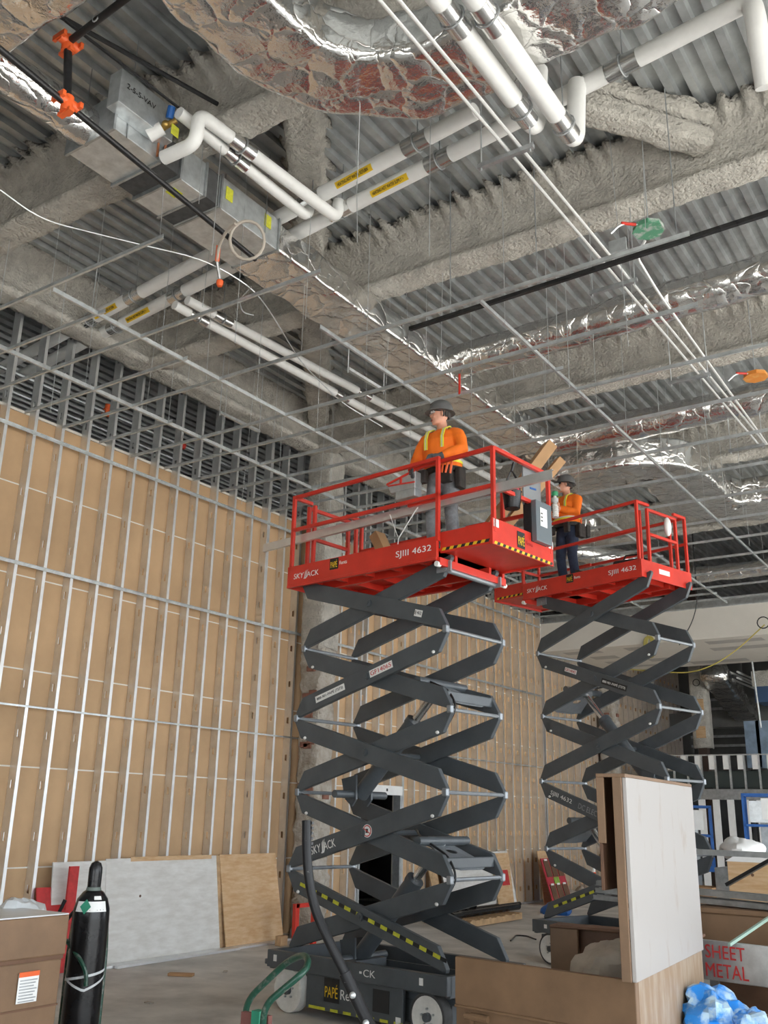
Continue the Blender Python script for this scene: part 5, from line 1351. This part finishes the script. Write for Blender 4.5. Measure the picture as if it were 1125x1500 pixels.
# ---- traffic cone
co = thing('traffic_cone', 'orange traffic cone with white collar near the wall', 'traffic cone', at(860, 1313, Z=0) + Vector((.25, -.1, 0)))
q = MB(); q.lathe([(.16, .03), (.12, .25), (.085, .42)]); q.build('cone_base', 'cone', co, smooth=True)
q = MB(); q.lathe([(.087, .42), (.065, .53)]); q.build('collar', 'white', co, smooth=True)
q = MB(); q.lathe([(.064, .53), (.052, .60)]); q.build('mid_cone', 'cone', co, smooth=True)
q = MB(); q.lathe([(.052, .60), (.035, .69), (.03, .70)]); q.build('tip', 'white', co, smooth=True)
q = MB(); q.bb(-.19, .19, -.19, .19, 0, .03); q.build('foot', 'cone', co, bevel=.01)
# debris
random.seed(5)
for k in range(9):
    lab = ('pale', 'dusty', 'broken', 'large', 'flat', 'small', 'rough', 'grey', 'split')[k] + ' chunk of rubble at the wall foot near the cone'
    crumple('rubble_chunk', lab, (-10.35 + random.uniform(-.1, .35), 23.2 + k * .32, .10), (random.uniform(.1, .22), random.uniform(.1, .25), random.uniform(.08, .15)), 'rough', 'rubble', seed=k)['group'] = 'rubble by the cone'
q = MB(); q.box((0, 0, .02), (.30, .10, .03), Matrix.Rotation(.5, 3, 'Z')); o = q.build('cardboard_scrap', 'card'); o.location = at(265, 1430, Z=0); tag(o, 'strip of brown scrap on the bare floor', 'scrap')
q = MB(); q.tube(bend([at(748, 1378, Z=.012), at(756, 1370, Z=.012), at(772, 1371, Z=.012), at(785, 1376, Z=.012)], .3), .012, 6); tag(q.build('wire_offcut', 'black', None, smooth=True), 'bent black wire lying on the floor', 'wire')
crumple('blue_tarp', 'bunched blue plastic at the end of the black pipes', at(815, 1333, Z=.08), (.35, .25, .14), 'blue', 'tarp', seed=9)
for k, (px, py) in enumerate(((218, 1470), (110, 1440), (330, 1424), (720, 1372), (845, 1365))):
    q = MB(); q.box((0, 0, .008), (.09, .05, .012), Matrix.Rotation(k * 1.1, 3, 'Z')); o = q.build('debris_chip', 'rough'); o.location = at(px, py, Z=0); tag(o, 'small chip of debris lying on the bare concrete floor', 'debris', 'debris chips on the floor')

# ================================================================== sheet metal corner (right)
sc = thing('sheet_metal_cart', 'grey steel cart rail stencilled SHEET METAL in red', 'cart', (0, 0, 0))
s0, s1_ = at(1026, 1376, Y=7.45), at(1150, 1382, Y=7.35); s0.z = s1_.z = 1.085
dr = (s1_ - s0); dr.z = 0; dr.normalize(); s1_ = s0 + dr * 1.5; s0 = s0 - dr * .35
q = MB(); q.bar(s0 - Vector((0, 0, .12)), s1_ - Vector((0, 0, .12)), .03, .26); rl = q.build('side_rail', 'galv', sc, bevel=.006)
nf = dr.cross(Vector((0, 0, 1)))
text('lettering', 'SHEET', .088, s0 + dr * .39 + nf * .016 - Vector((0, 0, .105)), dr, (0, 0, 1), 'redpaint', rl, width=.29, bold=0)
text('lettering', 'METAL', .088, s0 + dr * .385 + nf * .016 - Vector((0, 0, .225)), dr, (0, 0, 1), 'redpaint', rl, width=.31, bold=0)
for f_ in (.1, .95):
    for k in (0, .8):
        p = s0.lerp(s1_, f_) + Vector((0, k, 0)); q = MB(); q.bb(p.x - .03, p.x + .03, p.y - .03, p.y + .03, 0, 1.0); q.build('leg', 'galvdark', sc)
q = MB(); q.bb(s0.x, s1_.x, s0.y + .05, s0.y + .9, .95, .98); q.build('shelf', 'brown', sc)
tb = thing('job_box', 'third tan job box behind the stencilled cart rail', 'job box', (-1.55, 8.6, 0))
q = MB(); q.bb(-1.0, .9, -.3, .3, .98, 1.20); q.build('body', 'tan', tb, bevel=.008); q = MB(); q.bb(-1.02, .92, -.32, .32, 1.20, 1.24); q.build('lid', 'tan', tb, bevel=.008)
q = MB(); q.bb(-.9, .8, -.25, .25, 0, .98); q.build('pedestal', 'brown', tb)
# bundle of studs
bn = []
s_a = at(874, 1312, Y=9.0); s_b = at(1130, 1322, Y=8.35); s_a.z = 1.19; s_b.z = 1.19; dd = (s_b - s_a).normalized()
for r_ in range(3):
    for c_ in range(2):
        off = Vector((0, c_ * .10, r_ * .062)); q = MB(); a = s_a + off + dd * random.uniform(-.03, .03); c = s_b + dd * .9 + off
        q.bar(a, c, .092, .0025); q.bar(a + Vector((0, -.046, .02)), c + Vector((0, -.046, .02)), .0025, .04); q.bar(a + Vector((0, .046, .02)), c + Vector((0, .046, .02)), .0025, .04)
        tag(q.build('steel_stud', 'galvdark'), ('bottom', 'middle', 'top')[r_] + (' front' if c_ == 0 else ' rear') + ' stud of the bundle behind the upright lid', 'steel stud', 'bundle of steel studs')
t = thing('work_stand', 'steel pipe stand with a dark diagonal brace at the right edge', 'stand')
a = at(1010, 1256, Y=9.7); c = at(1140, 1256, Y=9.5); a.z = c.z = 1.62
q = MB(); q.bar(a, c, .05, .05); q.build('top_bar', 'galv', t)
q = MB(); q.bar(at(1065, 1296, Y=9.6), at(1132, 1258, Y=9.5), .06, .03); q.build('diagonal_brace', 'black', t)
for p in (a, c):
    q = MB(); q.bar(p, Vector((p.x, p.y, 0)), .05, .05); q.build('leg', 'galvdark', t)
q = MB(); a = at(1068, 1384, Y=7.3); c = at(1130, 1342, Y=8.0); q.bar(a, c, .02, .02); tag(q.build('green_bar', mat('palegreen', (.35, .50, .42), .5)), 'pale green bar slanting over the stencilled rail', 'bar')
wb = thing('waste_bin', 'wooden scrap bin behind the upright lid with blue plastic', 'bin', (-1.55, 6.75, 0), .1)
for (x0, x1, y0, y1) in ((-.5, .5, -.35, -.32), (-.5, .5, .32, .35), (-.5, -.47, -.35, .35), (.47, .5, -.35, .35)):
    q = MB(); q.bb(x0, x1, y0, y1, 0, .72); q.build('side_board', 'brown', wb)
crumple('plastic_bag', 'bright blue plastic bag lying on the scrap bin', at(1050, 1488, Y=6.6), (.15, .2, .12), 'bluebag', 'plastic bag', seed=6, amp=.9)
crumple('plastic_bag', 'second smaller blue plastic bag at the right of the bin', at(1095, 1498, Y=6.55), (.09, .14, .08), 'bluebag', 'plastic bag', seed=8, amp=.9)

# ================================================================== background beyond the soffit
MYB = 26.5
mz = thing('framed_balcony', 'low steel stud balcony framing in the far background', 'stud framing', (0, 0, 0))
zt_ = at(1125, 1104, Y=MYB).z; zf = at(1125, 1172, Y=MYB).z; zg = at(1125, 1160, Y=MYB).z; zd = at(1125, 1128, Y=MYB).z
q = MB(); q.bb(-9, -1, MYB - .05, MYB + .07, zt_ - .03, zt_); q.build('top_track', 'galv', mz)
q = MB(); q.bb(-9, -1, MYB - .08, MYB + .1, zf, zg + .06); q.build('floor_beam', 'galvdark', mz)
q = MB(); q.bb(-9, -1, MYB + .4, MYB + .45, zg + .1, zd); q.build('dark_panel', mat('darkgreen', (.05, .065, .062), .6), mz)
x = -8.8; proto = {}
while x < -1.5:
    for nm, m_, (x0, x1, z0, z1) in (('stud', 'galv', (-.05, 0, zg, zt_ - .02)), ('lit_stud_web', 'white', (-.19, -.05, zd + .02, zt_ - .03)), ('lit_lower_stud', 'white', (-.17, 0, 0, zf))):  # white webs and lower studs paint the light falling on the steel
        if nm not in proto:
            q = MB(); q.bb(x0, x1, 0, .004, 0, z1 - z0); q.bb(x1 - .003, x1, 0, .05, 0, z1 - z0)
            if nm == 'lit_lower_stud': pass
            o = q.build(nm, m_, mz); proto[nm] = o
        else: o = copy(proto[nm], mz)
        o.location = (x, MYB - .055, z0)
    x += .37
dc = thing('column', 'hanging stripped column with two brown patches beyond the soffit', 'column', at(1027, 1040, Y=29.5).to_tuple(), 0, 'fireproofed columns'); dc.location.z = 0
zc0, zc1 = at(1035, 1096, Y=29.5).z, at(1018, 985, Y=29.5).z
rings = []
for i in range(30):
    z = zc0 + (zc1 + .4 - zc0) * i / 29; rings.append([Vector((.26 * math.copysign(abs(math.cos(a)) ** .4, math.cos(a)) * (1 + .06 * noise.noise(Vector((math.cos(a) * 2, math.sin(a) * 2, z * 3)))), .26 * math.copysign(abs(math.sin(a)) ** .4, math.sin(a)), z + (.08 * noise.noise(Vector((a * 3, 1, 1))) if i == 0 else 0))) for a in [2 * PI * j / 20 for j in range(20)]])
q = MB(); q.loft(rings); q.build('sprayed_sleeve', 'fire', dc, smooth=True, sharp=180)
for z in (zc0 + .45, zc0 + 1.25):
    q = MB(); q.bb(-.12, .16, -.275, -.25, z - .17, z + .17); q.build('brown_patch', 'ply', dc)
q = MB(); q.bb(-.12, .12, -.15, .15, 0, zc0 + .1); q.bb(-.12, .12, -.15, .15, zc1, DZ); q.build('steel_core', mat('rustdark', (.07, .045, .035), .8), dc)
q = MB(); pr_ = [Vector((.0 + .1 * math.cos(a), -.285, zc1 - .35 + .1 * math.sin(a))) for a in [2 * PI * i / 20 for i in range(20)]]; q.tube(pr_, .012, 6, closed=True); q.build('circle_mark', 'black', dc)
for (y, z, lab) in ((33, at(1125, 1063, Y=33).z, 'dark steel beam low across the far background'), (38, 5.9, 'dark steel beam higher in the far background')):
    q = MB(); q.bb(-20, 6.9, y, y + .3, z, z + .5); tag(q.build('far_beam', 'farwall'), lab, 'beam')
foil('foil_duct', 'sloping foil duct in the dark space beyond the soffit', [at(1045, 985, Y=28.5), at(1082, 1035, Y=32), at(1094, 1047, Y=33.0)], .75, .5, .1, .03)
t = thing('channel_rack', 'rack of thin horizontal channels in the dark far bay', 'rack', (-9.5, 35, 0))
for k in range(6):
    q = MB(); z = 4.4 + k * .32; q.bb(-1.0, .9, 0, .1, z, z + .08); q.build('channel', 'galvdark', t)
for x in (-1.0, .9):
    q = MB(); q.bb(x - .04, x + .04, .1, .18, 0, DZ); q.build('post', 'farwall', t)
for k in range(4):
    p = at(1068 + (k % 2) * 12, 984 + (k // 2) * 9, Y=29); q = MB(); q.cyl(p, p + Vector((.3, 5, -.1)), .03, 8); tag(q.build('far_pipe', 'pipewhite', None, smooth=True), ('upper left', 'upper right', 'lower left', 'lower right')[k] + ' thin white pipe end beyond the soffit', 'pipe', 'thin far pipes')
q = MB(); q.cyl(at(1101, 964, Y=26.5), at(1115, 1066, Y=26.5), .025, 8); tag(q.build('hanging_rod', 'galv', None, smooth=True), 'pale rod hanging below the soffit at the right', 'rod')
t = thing('equipment_case', 'blue and grey ceiling unit at the right edge beyond the soffit', 'ceiling unit', at(1120, 1000, Y=29))
q = MB(); q.bb(-.35, 1, 0, 1, -.1, .35); q.build('upper_case', 'fire', t); q = MB(); q.bb(-.3, 1, 0, 1, -.55, -.1); q.build('blue_case', mat('steelblue', (.05, .10, .20), .5), t); 
for k, (px, lab) in enumerate(((1103, 'left bluish plastic sheet hung in the far bay'), (1120, 'right bluish plastic sheet hung in the far bay'))):
    p = at(px, 1090, Y=31); q = MB(); q.bb(p.x - .22, p.x + .22, 31, 31.05, p.z - .7, p.z + .7); tag(q.build('plastic_sheet', 'bluesheet'), lab, 'plastic sheet', 'far plastic sheets')
# hanging yellow cords at the soffit
cy_ = mat('cordyellow', (.50, .42, .10), .6)
q = MB(); q.tube(bend([at(900, 978, Y=22.4), at(960, 984, Y=22.4), at(1010, 986, Y=22.4), at(1045, 975, Y=22.4), at(1080, 952, Y=22.4), at(1120, 915, Y=22.4)], .5), .014, 6); tag(q.build('extension_cord', cy_, None, smooth=True), 'yellow cord looping below the soffit', 'cord')
q = MB()
for k in range(5):
    c = at(949, 948, Y=22.58); q.tube([c + Vector((.10 * math.cos(a) + .02 * k, 0, .26 * math.sin(a))) for a in [2 * PI * i / 16 for i in range(16)]], .014, 6, closed=True)
c = at(949, 948, Y=22.58); q.cyl(c + Vector((0, 0, .2)), Vector((c.x, SY - .005, SB + .25)), .01, 6)
tag(q.build('coiled_cord', cy_, None, smooth=True), 'coil of yellow cord hung behind the farther lift arms', 'cord')
q = MB(); q.tube(bend([Vector((at(1022, 880, Y=21.5).x, 21.5, DZ + .02)), at(1022, 880, Y=21.5), at(1015, 910, Y=21.5), at(995, 945, Y=21.5)], .3), .012, 6); tag(q.build('cable', 'black', None, smooth=True), 'thin black cable hanging down to the farther lift', 'cable')
q = MB(); c = at(1118, 912, Y=22.3); q.tube([c + Vector((.13 * math.cos(a), 0, .13 * math.sin(a))) for a in [2 * PI * i / 14 for i in range(14)]], .014, 6, closed=True); tag(q.build('cable', 'black', None, smooth=True), 'small black cable coil on the soffit at right edge', 'cable')


def mast_lift(label, p, rz, zt):
    t = thing('mast_lift', label, 'mast lift', p, rz, 'blue mast lifts')
    q = MB(); q.bb(-.38, .38, -.6, .6, .12, .45); q.build('chassis', 'blue', t, bevel=.02)
    for sx in (-1, 1):
        for sy in (-1, 1):
            q = MB(); q.tube([(sx * .36, sy * .42, .13), (sx * .42, sy * .42, .13)], .13, 16); q.build('wheel', 'black', t, smooth=True)
    q = MB(); q.bb(-.12, .12, .25, .45, .45, zt - .1); q.build('mast', 'galvdark', t)
    q = MB(); q.bb(-.36, .36, -.5, .4, zt - 1.1, zt - 1.0); q.build('basket_floor', 'blue', t)
    for sx in (-1, 1):
        for y in (-.48, .38):
            q = MB(); q.bar((sx * .34, y, zt - 1.0), (sx * .34, y, zt), .04, .04); q.build('basket_post', 'blue', t)
        for z in (zt, zt - .5):
            q = MB(); q.bar((sx * .34, -.5, z), (sx * .34, .4, z), .04, .04); q.build('side_rail', 'blue', t)
    for y in (-.48, .38):
        for z in (zt, zt - .5):
            q = MB(); q.bar((-.34, y, z), (.34, y, z), .04, .04); q.build('end_rail', 'blue', t)
    q = MB(); q.bb(-.25, .1, -.52, -.48, zt - .45, zt - .1); q.build('control_box', 'galv', t)
    plate('manual_sheet', (-.05, -.5, zt - .4), (1, 0, 0), (0, 0, 1), .26, .34, 'white', t, off=.03)
    return t
m1_ = at(1015, 1240, Y=18.5); mast_lift('blue mast lift half hidden behind the upright lid', (m1_.x, m1_.y, 0), .3, 2.15)
m2_ = at(1118, 1240, Y=18.0); mast_lift('blue mast lift at the right edge of the picture', (m2_.x + .1, m2_.y, 0), .2, 2.35)
wc = thing('wooden_crate', 'pale wooden crate under white plastic at the right edge', 'crate', at(1105, 1278, Y=13.5)); wc.location.z = 0
zc_ = at(1105, 1262, Y=13.5).z
q = MB(); q.bb(-.25, .6, -.3, .3, 0, zc_); q.build('box', 'ply', wc); q = MB(); q.prism([Vector((-.27, 0, zc_)), Vector((-.05, 0, zc_ + .13)), Vector((.62, 0, zc_ + .02)), Vector((.62, 0, zc_))], (0, -.32, 0), (0, .32, 0)); q.build('roof', 'white', wc)
for x in (.05, .35):
    q = MB(); q.cyl((x, -.302, zc_ - .15), (x, -.306, zc_ - .15), .02, 8); q.build('knot', 'brown', wc)
crumple('plastic_sheet', 'white crumpled plastic on the wooden crate', at(1085, 1246, Y=13.6), (.25, .3, .14), 'white', 'plastic sheet', seed=12)
sp = at(1070, 1245, Y=16.5)
t = thing('stacked_materials', 'dim pile of boxes and scrap behind the crate', 'boxes', (sp.x, sp.y, 0))
for k, (x, y, w, h) in enumerate(((-.5, 0, .5, .9), (.05, .2, .6, 1.2), (.6, -.1, .5, .8))):
    q = MB(); q.bb(x - w / 2, x + w / 2, y - .3, y + .3, 0, h); q.build('box', ('card', 'galvdark', 'brown')[k], t, bevel=.01)
